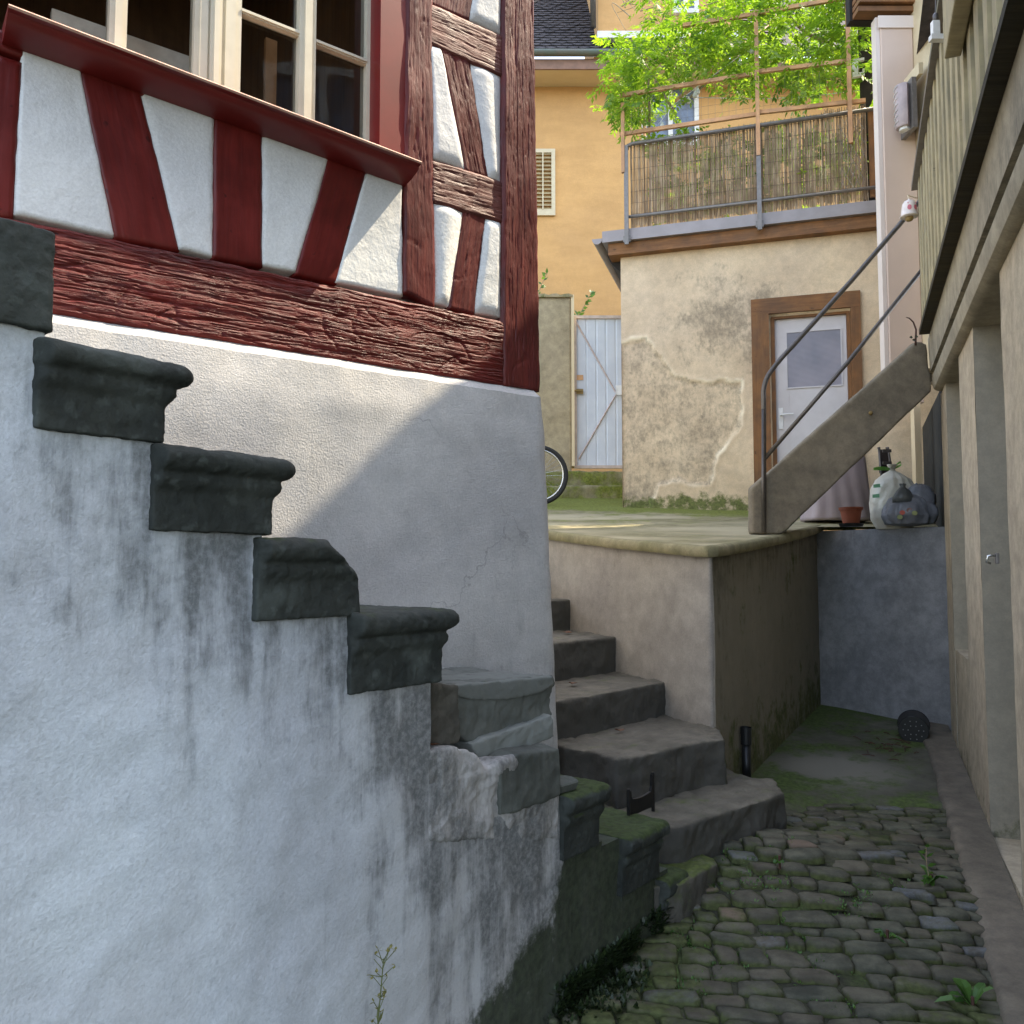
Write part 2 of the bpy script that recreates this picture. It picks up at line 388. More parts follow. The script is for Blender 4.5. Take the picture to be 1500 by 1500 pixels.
M['curtainblue'] = plain('dim_blue_pane', (.16, .20, .27), .12, (.10, .11, .13), 4)
M['dark'] = plain('deep_shadow_timber', (.02, .016, .012), .9)
M['orange'] = plain('orange_sticker', (.65, .36, .16), .5)

def glassmat(name, tint=(.9, .9, .88), gl=.12):
    t = NT(name); a = t.n('ShaderNodeBsdfTransparent'); a.inputs[0].default_value = (*tint, 1)
    g = t.n('ShaderNodeBsdfGlossy'); g.inputs['Roughness'].default_value = .03
    co = t.n('ShaderNodeTexCoord').outputs['Object']
    t.l(t.bump(t.noise(co, 3, 2), .15, .01), g.inputs['Normal'])
    lw = t.n('ShaderNodeLayerWeight'); lw.inputs[0].default_value = .35
    m = t.n('ShaderNodeMixShader'); t.l(t.ramp(lw.outputs['Fresnel'], 0, 1, gl, .8), m.inputs[0])
    t.l(a.outputs[0], m.inputs[1]); t.l(g.outputs[0], m.inputs[2]); t.l(m.outputs[0], t.out.inputs['Surface'])
    return t.mat
M['glass'] = glassmat('window_glass', gl=.05)

def reedmat():
    t = NT('reed_stalks'); sep = t.n('ShaderNodeSeparateColor'); t.l(t.attr('dirt'), sep.inputs[0])
    co = t.n('ShaderNodeTexCoord').outputs['Object']
    col = t.mix(sep.outputs[0], (.30, .215, .145), (.68, .54, .38))
    col = t.mix(t.ramp(t.noise(t.mapping(co, (1, 1, .4)), 14, 3), .3, .7, 0, .5), col, (.16, .10, .055))
    a = t.n('ShaderNodeBsdfDiffuse'); t.l(col, a.inputs[0]); b = t.n('ShaderNodeBsdfTranslucent'); t.l(col, b.inputs[0])
    m = t.n('ShaderNodeMixShader'); m.inputs[0].default_value = .3
    t.l(a.outputs[0], m.inputs[1]); t.l(b.outputs[0], m.inputs[2]); t.l(m.outputs[0], t.out.inputs['Surface'])
    return t.mat
M['reed'] = reedmat()
def gatemat():
    t = NT('white_gate_sheet'); co = t.n('ShaderNodeTexCoord').outputs['Object']
    col = t.mix(t.ramp(t.noise(co, 4, 5), .3, .7), (.62, .655, .70), (.54, .575, .63))
    t.bsdf(col, .4, None, .5); return t.mat
M['gate'] = gatemat()

# ================================================================== SETTING
# ground: one sheet out to the horizon, finer near the alley
mb = MB()
xs = [-300, -60, -12, -4] + [-1.5 + .05 * i for i in range(105)] + [6, 14, 60, 300]
ys = [-300, -60, -12, -3, 0, 1.2] + [1.6 + .05 * i for i in range(100)] + [8, 10, 14, 30, 300]
ids = []
for y in ys:
    row = []
    for x in xs:
        z = ground(max(-6, min(y, 12))) - .009 + mound(x, y)
        k = .010 * fbm(x * 3, y * 3) if 1.5 < y < 6.7 and -1.6 < x < 4 else 0
        mo = .42 + .35 * fbm(x * 1.3 + 5, y * 1.3) if 1.5 < y < 6.7 else .2
        row.append(mb.vert((x, y, z + k), (0, max(0, mo), 0)))
    ids.append(row)
for j in range(len(ys) - 1):
    for i in range(len(xs) - 1): mb.face((ids[j][i], ids[j][i + 1], ids[j + 1][i + 1], ids[j + 1][i]))
tag(mb.build('ground', M['soil'], smooth=True), kind='structure')

def rgt_x(y, n=0.0):            # x of the arcade face at depth y
    p = RGT.p + RGT.n * n; return p.x + (y - p.y) * RGT.t.x / RGT.t.y

# cobbles: one paved surface, every stone its own dome
def cobbles():
    rnd = random.Random(3); mb = MB()
    apr = lambda x: 4.35 + .10 * math.sin(x * 4) - .25 * max(0, x - 1.6)
    heights = [1.45]
    while heights[-1] < 4.95: heights.append(heights[-1] + rnd.choice((.058, .066, .074, .082, .094)) + rnd.uniform(-.006, .006))
    line = lambda r, x: heights[r] - .13 * (x - .8) + .022 * nz(x * 2.2, r * .35) + .010 * nz(x * 9, r * 3.1)
    for r in range(len(heights) - 1):
        x = -.75 + rnd.uniform(0, .1); lb = lt = x
        while x < 2.5:
            w = rnd.choice((.075, .095, .11, .125, .15, .175)) + rnd.uniform(-.012, .012)
            nb, nt_ = x + w + rnd.uniform(-.014, .014), x + w + rnd.uniform(-.014, .014)
            q = [(lb, line(r, lb)), (nb, line(r, nb)), (nt_, line(r + 1, nt_)), (lt, line(r + 1, lt))]
            lb, lt, x = nb, nt_, x + w
            cx, cy = sum(p[0] for p in q) / 4, sum(p[1] for p in q) / 4
            lim = rgt_x(cy) - .160
            if q[0][0] > lim - .03 or cy > apr(cx): continue
            q = [(min(px, lim), py) for px, py in q]; cx = sum(p[0] for p in q) / 4
            d = V((cx, cy, 0)) - SID.p
            if d.dot(SID.n) < -.03 and d.dot(SID.t) < 1.0: continue
            if rnd.random() < .035: continue
            h = rnd.uniform(.000, .012); base = ground(cy) - .020 + mound(cx, cy); typ = rnd.random()
            pink = rnd.uniform(.6, 1) if typ < .022 else rnd.uniform(0, .3); pale = .6 if .05 < typ < .13 else 0.0
            moss = max(0, .46 + .5 * fbm(cx * 1.4 + 5, cy * 1.4) + .15 * sst(1.0, .4, cx))
            tx, ty = rnd.uniform(-.08, .08), rnd.uniform(-.08, .08); out = []
            for k in range(4):
                p0, p1 = q[k], q[(k + 1) % 4]; cut = rnd.uniform(.07, .22)
                for f in (cut, .38, .65, 1 - rnd.uniform(.07, .22)):
                    j = rnd.uniform(-.003, .003); out.append((p0[0] + (p1[0] - p0[0]) * f + j, p0[1] + (p1[1] - p0[1]) * f + rnd.uniform(-.003, .003)))
            n = len(out); idr = []
            gap = rnd.uniform(.90, .97)
            for s_, hz in ((1.02, 0), (1.0, .012), (.965, h * .7 + .018), (.90, h + .022), (.6, h + .0245), (.2, h + .025)):
                ring = []
                for px, py in out:
                    lx, ly = (px - cx) * gap * s_, (py - cy) * gap * s_
                    ring.append(mb.vert((cx + lx, cy + ly, base + hz + ((lx * tx + ly * ty + .0045 * nz((cx + lx) * 34, (cy + ly) * 34, r)) if hz > .013 else 0)), (pale, moss * .8 + (.5 if hz < .013 else .10 if s_ > .93 else 0), pink)))
                idr.append(ring)
            for a_, b_ in zip(idr, idr[1:]):
                for k in range(n): mb.face((a_[k], a_[(k + 1) % n], b_[(k + 1) % n], b_[k]))
            mb.face(idr[-1])
    return mb
tag(cobbles().build('cobbled_alley', M['cobble'], smooth=True), kind='structure')

# damp screed apron at the end of the alley
mb = MB(); rows = []
for j in range(61):
    y = 4.15 + j * .045; row = []
    for i in range(61):
        xr = rgt_x(y) + .05; xl = .6
        u = i / 60; x = xl + (xr - xl) * u
        edge = 4.42 + .10 * math.sin(x * 4) + .05 * nz(x * 5, 1) - .25 * max(0, x - 1.6)
        h = .014 * sst(edge - .05, edge + .02, y) - .05 * sst(edge - .02, edge - .2, y) + .008 * fbm(x * 2, y * 2)
        ms = .62 - .5 * sst(.25, .0, rgt_x(y) - x) + .35 * nz(x * 1.2 + 3, y * 1.5) - .75 * sst(.35, .15, math.hypot((x - 1.75) / .8, (y - 4.95) / .55))
        row.append(mb.vert((x, y, ground(y) - .004 + h), (0, max(0, ms), sst(.5, .1, math.hypot((x - 1.85), (y - 4.9))))))
    rows.append(row)
for j in range(60):
    for i in range(60): mb.face((rows[j][i], rows[j][i + 1], rows[j + 1][i + 1], rows[j + 1][i]))
tag(mb.build('concrete_apron', M['apron'], smooth=True), kind='structure')

# kerb strip along the arcade
mb = MB(); rows = []
for j in range(121):
    a = -3.2 + j * .045; row = []
    for i, b in enumerate((0.0, .04, .08, .12, .150, .165, .168)):
        jit = .02 * nz(a * 3, 2) + .012 * nz(a * 11, 5) if i > 3 else 0
        p = RGT.w(a, b + jit, 0); zz = ground(p.y) + (.038 - .02 * b + .003 * nz(a * 6, b * 9) if i < 5 else (.020 if i == 5 else -.03))
        row.append(mb.vert((p.x, p.y, zz), (.25 * max(0, nz(a * 2, b * 4)), .12 + .2 * max(0, nz(a * 1.5, 3)), .35)))
    rows.append(row)
for j in range(120):
    for i in range(6): mb.face((rows[j][i], rows[j][i + 1], rows[j + 1][i + 1], rows[j + 1][i]))
tag(mb.build('pavement_strip', M['kerb'], smooth=True), kind='structure')

# terrace floor
mb = MB(); rows = []
for j in range(111):
    y = 4.24 + j * .062; row = []
    xl = .985 - .4663 * (y - 4.24)
    xr = .985 + .601 * (y - 4.24) if y < 6.3 else 4.4
    if 6.3 <= y: xl = min(xl, .985 - .4663 * (y - 4.24))
    for i in range(71):
        x = xl + (xr - xl) * i / 70
        q = V((x, y, 0)) - SHD.p; dist = q.dot(SHD.n)
        ms = .85 * sst(.5, .02, dist) + .42 * sst(1.6, .2, dist) + .22 + .35 * nz(x * 1.1, y * 1.1)
        if y > 8.3: ms = max(ms, .7)
        beige_streak = sst(.35, .75, .5 + .6 * nz(x * .8, y * 2.4, 4))  # streaks of paler beige concrete
        row.append(mb.vert((x, y, terr(y) + .006 * nz(x * 4, y * 4)), (.25 * max(0, nz(x * 2, y * 5, 9)), max(0, ms), beige_streak * .6)))
    rows.append(row)
for j in range(110):
    for i in range(70): mb.face((rows[j][i], rows[j][i + 1], rows[j + 1][i + 1], rows[j + 1][i]))
tag(mb.build('terrace_floor', M['terrace'], smooth=True), kind='structure')

# ================================================================== HALF-TIMBERED HOUSE
house = thing('half_timbered_house', FAC.w(0, 0, ground(3.3)), 'half-timbered house with oxblood beams, white plaster infill and a pale roughcast plinth', 'house')
TF = -.05
LEDGE = FAC.u(745, 574, 0)[1]
def t_edge(z):
    a, b = FAC.u(800, 580), FAC.u(822, 1085)
    return a[0] + (b[0] - a[0]) * (a[1] - z) / (a[1] - b[1])
# plinth
mb = MB(); ids = []
RT = V((-FAC.n.x, -FAC.n.y, 0))
zs = [ground(3.3) - .3 + i * (LEDGE - ground(3.3) + .3) / 70 for i in range(71)]
prof_s = [-3.4 + i * .045 for i in range(75)] + [-.05] + [('arc', k) for k in range(1, 6)] + [('ret', .05 + .25 * k) for k in range(14)]
for zi, z in enumerate(zs):
    row = []; te = t_edge(z); r = .035
    for s_ in prof_s:
        if isinstance(s_, tuple):
            if s_[0] == 'arc':
                a = s_[1] * R(90) / 5; t, n = te - r + r * math.sin(a), -r + r * math.cos(a)
            else: t, n = te, -r - s_[1]
            nn = FAC.t
        else: t, n, nn = te + s_ - (0 if s_ < -.04 else 0), 0.0, FAC.n
        d = .007 * fbm(t * 2.2, n * 2.2, z * 2.2) + .0035 * nz(t * 14, n * 14, z * 14)
        if zi > 66: d -= .012 * (zi - 66) / 4 * (1 + nz(t * 9, z))
        st = .22 * sst(.5, 0, LEDGE - z) * sst(-.9, 0, t) + .2 * max(0, nz(t * 7, z * .8, 3)) * sst(-1.4, 0, t) + .30 * sst(.9, .2, z - Z(-.6))
        row.append(mb.vert(FAC.w(t, n, z) + nn * d, (max(0, st), 0, 0)))
    ids.append(row)
ids2 = [[mb.vert(mb.v[i], mb.c[i]) for i in ids[-1]]]
row = []
for k, s_ in enumerate(prof_s):
    p = V(mb.v[ids[-1][k]]); q = p - SID.p
    loc = p - FAC.p; t, n = loc.dot(FAC.t), loc.dot(FAC.n)
    row.append(mb.vert(FAC.w(min(t, t_edge(LEDGE) - .03), min(n, TF - .01) if n > -.2 else n, LEDGE + .045 + .005 * nz(t * 8, 2)), (0, 0, 0)))
ids2.append(row)
for i in range(len(prof_s) - 1): mb.face((ids2[0][i], ids2[0][i + 1], ids2[1][i + 1], ids2[1][i]))
for a, b in zip(ids, ids[1:]):
    for i in range(len(prof_s) - 1): mb.face((a[i], a[i + 1], b[i + 1], b[i]))
mb.build('plinth', M['plinth'], house, smooth=True)

# backing walls (behind timbers and infill), with the window opening left free
WT0, WT1 = FAC.u(0, 100, TF)[0] - .25, FAC.u(592, 150, TF)[0]
SILLZ = FAC.u(618, 238, .07)[1]
TOPZ = Z(3.2)
TPOST = FAC.u(775, 0, TF)[0]
mb = MB()
mb.box((-3.4, -.30, LEDGE + .03), (TPOST - .02, -.105, SILLZ - .03), fr=FAC)
mb.box((WT1, -.30, SILLZ - .03), (TPOST - .02, -.105, TOPZ), fr=FAC)
mb.box((-3.4, -.30, SILLZ - .03), (WT0, -.105, TOPZ), fr=FAC)
mb.box((TPOST - .3, -3.4, LEDGE + .03), (TPOST - .02, -.31, TOPZ), fr=FAC)
mb.build('wall', M['infill'], house)

def crack(a, b, amp, seed, fine=1.0):
    """weathered-wood relief: long ridges, splits and short cross breaks"""
    b = b + .0012 * nz(a * 5, b * 9, seed)
    r = fbm(a * 1.6, b * 120 * fine, seed, 4)
    s = abs(nz(a * 1.3, b * 55 * fine, seed + 3)); split = -sst(.05, .0, s)
    s2 = abs(nz(a * 5, b * 95 * fine, seed + 8)); blk = -.6 * sst(.07, .0, s2)
    st = math.floor(nz(a * 6, b * 30, seed + 5) * 4) / 4
    brk = -.9 * sst(.035, 0, abs(nz(a * 7, b * 7, seed + 12))) * sst(.0, .25, nz(a * 3, b * 6, seed + 20))
    return amp * (.35 * r + 1.0 * split + blk + .75 * st + brk)
def beam(name, q, mat, amp=.002, along=None, n=TF, skirt=.05, fine=1.0, seed=None, wav=.004, round_=.006, res=(.012, .005)):
    """q: four pixels or (t,z) pairs, counter-clockwise from lower left"""
    pts = [FAC.w(p[0], n, p[1]) for p in q]
    Lu = ((pts[1] - pts[0]).length + (pts[2] - pts[3]).length) / 2; Lv = ((pts[3] - pts[0]).length + (pts[2] - pts[1]).length) / 2
    along = along or ('u' if Lu > Lv else 'v'); seed = seed if seed is not None else random.uniform(0, 90)
    ru, rv = res if along == 'u' else res[::-1]
    nu, nv = max(6, min(480, int(Lu / ru))), max(6, min(480, int(Lv / rv)))
    W = Lv if along == 'u' else Lu
    mb = MB()
    def h(u, v, a, b):
        e = min(u * Lu, (1 - u) * Lu, v * Lv, (1 - v) * Lv)
        return crack(a, b, amp, seed, fine) + wav * nz(a * 4, b * 3, seed) - round_ * sst(.009, 0, e)
    mb.patch(pts, nu, nv, h, FAC.n, skirt, along=along)
    # ragged long edges
    for i, p in enumerate(mb.v):
        d = .0035 * nz(p[0] * 18, p[2] * 18, seed)
        mb.v[i] = (p[0] + FAC.t.x * d, p[1] + FAC.t.y * d, p[2] + d)
    return mb.build(name, mat, house, smooth=True)
def P(px, py, n=TF): return FAC.u(px, py, n)
def PX(*pts): return [P(*p) for p in pts]

bz0 = LEDGE + .032
tl = -3.3
zt0, zt1 = P(20, 322)[1], P(735, 472)[1]; t0_, t1_ = P(20, 322)[0], P(735, 472)[0]
ztl = zt0 + (zt0 - zt1) / (t0_ - t1_) * (tl - t0_)
beam('sill_beam', [(tl, bz0), (P(737, 560)[0], bz0), (P(737, 560)[0], zt1), (tl, ztl)], M['redrough'], amp=.0046, n=TF + .012, skirt=.06, res=(.0055, .0022), fine=.75, wav=.003)
# corner post with its return face
pcl, pcr = P(735, 300)[0], TPOST
bpc = P(789, 566)[0]
beam('corner_post', [(pcl, bz0), (bpc, bz0), (pcr, TOPZ), (pcl, TOPZ)], M['redbrown'], amp=.0028, n=TF + .014, skirt=.2, res=(.007, .0024), fine=.9)
beam('post', [(P(592, 300)[0], zt1 + .028), (P(637, 440)[0], zt1), (P(627, 100)[0], TOPZ), (P(595, 100)[0], TOPZ)], M['redbrown'], amp=.0026, n=TF + .004, res=(.009, .0035))
beam('post', [(P(-60, 300)[0], ztl - .01), (P(20, 316)[0], zt0), (P(33, 72)[0], SILLZ - .02), (P(-45, 40)[0], SILLZ - .02)], M['red'], amp=.0008)
beam('post', PX((312, 378), (385, 392), (385, 180), (314, 150)), M['red'], amp=.0008)
beam('brace', PX((168, 350), (264, 368), (203, 115), (112, 85)), M['red'], amp=.0008, n=TF - .003, along='v')
beam('brace', PX((432, 402), (494, 417), (542, 232), (484, 215)), M['red'], amp=.0010, n=TF - .003, along='v')
beam('rail', PX((-60, 52), (594, 268), (594, 236), (-60, 20)), M['red'], amp=.0012, n=TF - .005)
beam('rail', PX((626, 63), (738, 112), (738, 52), (626, 2)), M['redbare'], amp=.0024, n=TF + .001, res=(.008, .0035))
beam('rail', PX((632, 296), (738, 327), (738, 266), (631, 231)), M['redbare'], amp=.0024, n=TF + .001, res=(.008, .0035))
beam('brace', PX((682, 250), (719, 262), (690, 84), (645, 64)), M['redbrown'], amp=.003, n=TF - .004, along='v', res=(.008, .0035))
beam('brace', PX((658, 452), (697, 462), (714, 316), (679, 304)), M['redbrown'], amp=.003, n=TF - .004, along='v', res=(.008, .0035))
beam('brace', PX((626, 4), (690, 30), (704, -60), (628, -95)), M['redbrown'], amp=.003, n=TF - .004, along='v', res=(.008, .0035))

def infill(q, seed, soft):
    pts = [FAC.w(p[0], -.0535, p[1]) for p in q]
    Lu = (pts[1] - pts[0]).length; Lv = (pts[3] - pts[0]).length
    mb = MB(); nu, nv = max(16, int(Lu / .008)), max(20, int(Lv / .008))
    c = sum(pts, V((0, 0, 0))) / 4
    def h(u, v, a, b):
        L1 = Lu; e = min(u * L1, (1 - u) * L1); e2 = min(v * Lv, (1 - v) * Lv)
        k = math.sqrt(sst(0, .035 if soft else .009, e) * sst(0, .04 if soft else .009, e2))
        return ((-.008 + .017 * k) if soft else (-.005 + .0065 * k)) + .003 * nz(a * 5, b * 5, seed) + .0012 * fbm(a * 22, b * 22, seed)
    def at(u, v, p): return (.30 * sst(.10, 0, v) + .15 * sst(.06, 0, min(u, 1 - u)), 0, 0)
    ids = mb.patch(pts, nu, nv, h, FAC.n, .05, at)
    for i, p in enumerate(mb.v):           # round the corners off and waver the outline
        q_ = V(p) - c; t, z = q_.dot(FAC.t), q_.z
        d = .004 * nz(p[0] * 13, p[2] * 13, seed)
        mb.v[i] = tuple(V(p) + (FAC.t * t + V((0, 0, z))).normalized() * d)
    return mb.build('infill_panel', M['infill'], house, smooth=True)
for k, q in enumerate([
    ((20, 314), (170, 347), (117, 96), (32, 70)),
    ((263, 364), (313, 376), (316, 165), (204, 127)),
    ((384, 388), (434, 399), (486, 226), (384, 191)),
    ((491, 413), (592, 434), (590, 258), (540, 244)),
    ((632, 230), (684, 248), (648, 66), (627, 59)),
    ((716, 259), (736, 267), (736, 108), (686, 86)),
    ((637, 443), (661, 449), (681, 308), (636, 294)),
    ((694, 458), (736, 464), (736, 323), (713, 319)),
    ((686, 27), (736, 50), (736, -40), (700, -60))]):
    infill(PX(*q), k * 3.1, k > 3)

# window sill: moulded board with worn bright edge
tl_, tr_ = FAC.u(12, 25, .07)[0], FAC.u(618, 232, .07)[0]
prof = [(-.1, 0), (.055, -.004), (.068, -.010), (.072, -.020), (.068, -.030), (.052, -.034), (.048, -.05), (.03, -.07), (.0, -.088), (-.03, -.098), (-.05, -.10), (-.1, -.10)]
mb = MB()
mb.loft([[FAC.w(t, n_, SILLZ + z_ * .50 + .01 + .044 * (tr_ - t)) for n_, z_ in prof] for t in (tl_, tr_)])   # the old sill has sagged to the right
for k, f in enumerate(mb.f):
    if len(f) == 4 and k in (0, 1, 2, 3): mb.m[k] = 1
o = mb.build('window_sill', [M['redpaint'], M['silltop']], house, autosmooth=40)
# red jamb board between window and post
mb = MB(); mb.box((P(557, 180)[0] + .0, -.19, SILLZ), (P(592, 180)[0] + .005, TF - .004, TOPZ), fr=FAC); mb.build('window_jamb', M['redpaint'], house)
mb = MB(); mb.box((WT0 - .01, -.19, SILLZ), (WT0 + .1, TF - .004, TOPZ), fr=FAC); mb.build('window_jamb', M['redpaint'], house)
# windows: two casement pairs with glazing bars
WN = -.13
def wx(px, py=120): return FAC.u(px, py, WN)[0]
def stile(mb, x0, x1, n0=WN, d=.05, z0=None, z1=None, y=120):
    a, b = wx(x0, y), wx(x1, y)
    z0 = SILLZ + .005 if z0 is None else z0; z1 = TOPZ - .05 if z1 is None else z1
    mb.box((a, n0 - d, z0), (b, n0, z1), fr=FAC)
    w = b - a; mb.box((a + w * .28, n0, z0), (b - w * .28, n0 + .008, z1), fr=FAC)
def casement(xl, xr, xc, barpx, name):
    w = None
    mb = MB()
    stile(mb, xl[0], xl[1]); stile(mb, xr[0], xr[1]); stile(mb, xc[0], xc[1], WN + .006)
    zb = SILLZ + .005
    mb.box((wx(xl[0]), WN - .045, zb), (wx(xr[1]), WN - .004, zb + .022), fr=FAC)
    mb.box((wx(xl[0]), WN - .045, TOPZ - .1), (wx(xr[1]), WN - .004, TOPZ - .05), fr=FAC)
    win = mb.build('window', M['cream'], house)
    for (px, py), x0, x1 in barpx:
        b = MB(); z = FAC.u(px, py, WN)[1]
        b.box((wx(x0) , WN - .03, z - .011), (wx(x1), WN - .002, z + .007), fr=FAC)
        b.box((wx(x0), WN - .002, z - .006), (wx(x1), WN + .004, z + .003), fr=FAC)
        b.build('glazing_bar', M['cream'], win)
    g = MB(); g.poly([FAC.w(wx(xl[0]), WN - .025, zb), FAC.w(wx(xr[1]), WN - .025, zb), FAC.w(wx(xr[1]), WN - .025, TOPZ - .06), FAC.w(wx(xl[0]), WN - .025, TOPZ - .06)])
    g.build('pane', M['glass'], win)
casement((318, 352), (537, 556), (437, 461), [((400, 32), 352, 437), ((500, 74), 461, 537), ((400, -190), 352, 437), ((500, -190), 461, 537)], 'w')
casement((-130, -95), (283, 309), (157, 183), [((230, -80), 183, 283), ((80, -140), -95, 157)], 'w')
mb = MB(); stile(mb, 305, 322, WN + .012, .08); mb.build('window_mullion', M['cream'], house)
# room behind the panes
mb = MB()
r0, r1, rd = -3.3, wx(556) + .15, -2.2
fl, ce = SILLZ - .7, TOPZ
A = [FAC.w(r0, -.31, fl), FAC.w(r1, -.31, fl), FAC.w(r1, rd, fl), FAC.w(r0, rd, fl)]; B = [p + V((0, 0, ce - fl)) for p in A]
mb.poly(A); mb.poly(B); mb.poly([A[3], A[2], B[2], B[3]]); mb.poly([A[1], A[2], B[2], B[1]]); mb.poly([A[0], A[3], B[3], B[0]])
room = mb.build('room_interior', M['interior'], house)
# made-up pieces standing in for warm and white reflections in the panes
mb = MB(); mb.box((wx(462), -.62, SILLZ - .6), (wx(480), -.60, FAC.u(470, 85, -.6)[1]), fr=FAC); mb.build('reflection_panel', M['warm_reflection'], room)
mb = MB()
for x0, x1, z0, z1 in ((0, .05, 0, .8), (.35, .40, 0, .8), (.05, .35, .75, .8)):
    t = wx(400) - .1; mb.box((t + x0, -.75, SILLZ - .5 + z0), (t + x1, -.72, SILLZ - .5 + z1), fr=FAC)
mb.build('reflection_frame', M['warm_reflection'], room)
mb = MB()
for x0, x1, z0, z1 in ((0, .06, 0, .9), (.32, .42, 0, .9), (.06, .32, .80, .9)):
    t = wx(120) - .05; mb.box((t + x0, -.40, SILLZ - .55 + z0), (t + x1, -.37, SILLZ - .55 + z1), fr=FAC)
mb.build('reflected_window_frame', M['pale'], room)

# ================================================================== WORN STAIRCASE (left)
stair = thing('worn_staircase', SID.w(0, 0, ground(2.58)), 'worn stone staircase with moulded dark treads and a stained white plaster flank', 'staircase')
def plinth_n(s):       # how deep a tread must run (stair frame n, negative) to meet the plinth
    t = -3.0
    # intersect line SID(s, n) with FAC n=-.02
    p = SID.w(s, 0, 0); d = -SID.n
    k = (V((0, 0, 0)) + FAC.w(0, -.03, 0) - p).dot(FAC.n) / d.dot(FAC.n)
    return -k if k > 0 else -2.0
STEPS = [  # left s, right s of the plain face, top z, bottom z (eye relative), moulded
    (-1.95, -1.445, .575, .40, 0), (-1.471, -1.235, .388, .232, 1), (-1.262, -.990, .231, .066, 1), (-1.029, -.74, .062, -.112, 2),
    (-.776, -.466, -.106, -.293, 1), (-.509, -.20, -.31, -.50, 3), (-.234, .062, -.535, -.69, 4), (.066, .27, -.69, -.885, 1), (.40, .66, -.895, -1.09, 1), (.66, .80, -1.105, -1.33, 1)]
def moulding(f):        # outward offset over height fraction from the top
    # bullnose, fillet, cove, plain face
    if f < .31:
        k = (f - .155) / .155; return .050 * math.sqrt(max(0, 1 - abs(k) ** 2.4))
    if f < .35: return .010
    if f < .43: return .020
    if f < .56: return .018 * (1 - sst(.43, .56, f))
    return 0.0
def cutlim(z):           # slanting fracture of the broken nose
    L = [(-.845, .063), (-.838, .045), (-.80, .020), (-.765, -.008), (-.748, -.030), (-.742, -.112)]
    for (sa, za), (sb, zb_) in zip(L, L[1:]):
        if zb_ <= z <= za: return sa + (sb - sa) * (za - z) / (za - zb_ + 1e-6)
    return L[0][0] if z > L[0][1] else L[-1][0]
def tread_stone(i, s0, s1, zt, zb, kind):
    nb = max(-1.1, plinth_n((s0 + s1) / 2) - .06); nb = min(nb, -.30)
    if kind == 3: nb = min(nb, -.62)
    f0 = .016                                    # proud of the plaster
    rings = []; H = zt - zb; K = 44
    for k in range(K + 1):
        f = k / K; z = Z(zt - H * f)
        o = moulding(f) if kind in (1, 2) else 0.0
        of = o * .62; r = .012 + o * .6
        a, b = s0, s1 + o
        if kind == 2: b = min(b, cutlim(zt - H * f))
        fn = f0 + of; l0 = of * .0
        ring = [SID.w(a, nb, z), SID.w(a, f0, z)]
        if of > 0: ring.append(SID.w(a + .012, fn, z))
        else: ring.append(SID.w(a + .006, f0, z))
        for q in range(7):
            an = R(90) * (1 - q / 6)
            ring.append(SID.w(b - r + r * math.cos(an), fn - r + r * math.sin(an), z))
        ring.append(SID.w(b, nb, z))
        rings.append(ring)
    mb = MB(); mb.loft(rings)
    sd = i * 5.3
    def disp(p, n):
        return   .0018 * fbm(p.x * 16 + sd, p.y * 16, p.z * 16) + .0018 * nz(p.x * 5 + sd, p.y * 5, p.z * 5) - .0016 * sst(.34, .40, nz(p.x * 15 + sd, p.y * 15, p.z * 22)) - .0014 * sst(.15, .35, nz(p.x * 45 + sd, p.y * 45, p.z * 45)) + .0012 * fbm(p.x * 40, p.y * 40, p.z * 60 + sd)
    def attr(p, n):
        pale = .14 + max(0, .6 * fbm(p.x * 7 + sd, p.y * 7, p.z * 7) - .08) + .22 * sst(.42, .52, fbm(p.x * 34 + sd, p.y * 34, p.z * 34, 3))
        if i == 0: pale = .12 + pale
        up = max(0, n.z)
        ms = (.28 * up if i >= 3 else .10 * up) + (.5 * up if i in (7, 8, 9) else 0)
        if i in (7, 8, 9): ms += .25 * max(0, nz(p.x * 6, p.y * 6, p.z * 6)) + .12
        if i == 3 and p.z - CZ > -.03: ms += .08
        return (.1, ms, pale)
    out = mb.remesh(.0046, disp, attr, smooth=1)
    return out.build('tread', M['stone'], stair, smooth=True)
for i, st in enumerate(STEPS):
    if st[4] in (0, 1, 2): tread_stone(i, *st)
def rough_block(name, pts_bottom, pts_top, mat, parent, voxel=.008, amp=.006, sd=0.0, col=None, smooth=1, facet=0.0):
    mb = MB(); mb.prism(pts_bottom, pts_top)
    out = mb.remesh(voxel, lambda p, n: amp * fbm(p.x * 11 + sd, p.y * 11, p.z * 11) + facet * (round(3 * nz(p.x * 6 + sd, p.y * 6, p.z * 9)) / 3), col, smooth)
    return out.build(name, mat, parent, smooth=True)
M['fresh'] = surf('fresh_grey_fracture', (.13, .138, .124), (.088, .096, .086), 6, c3=(.205, .218, .205), rough=.85, bumps=((20, .5, .006), (100, .4, .002)), stain=(.05, .055, .045))
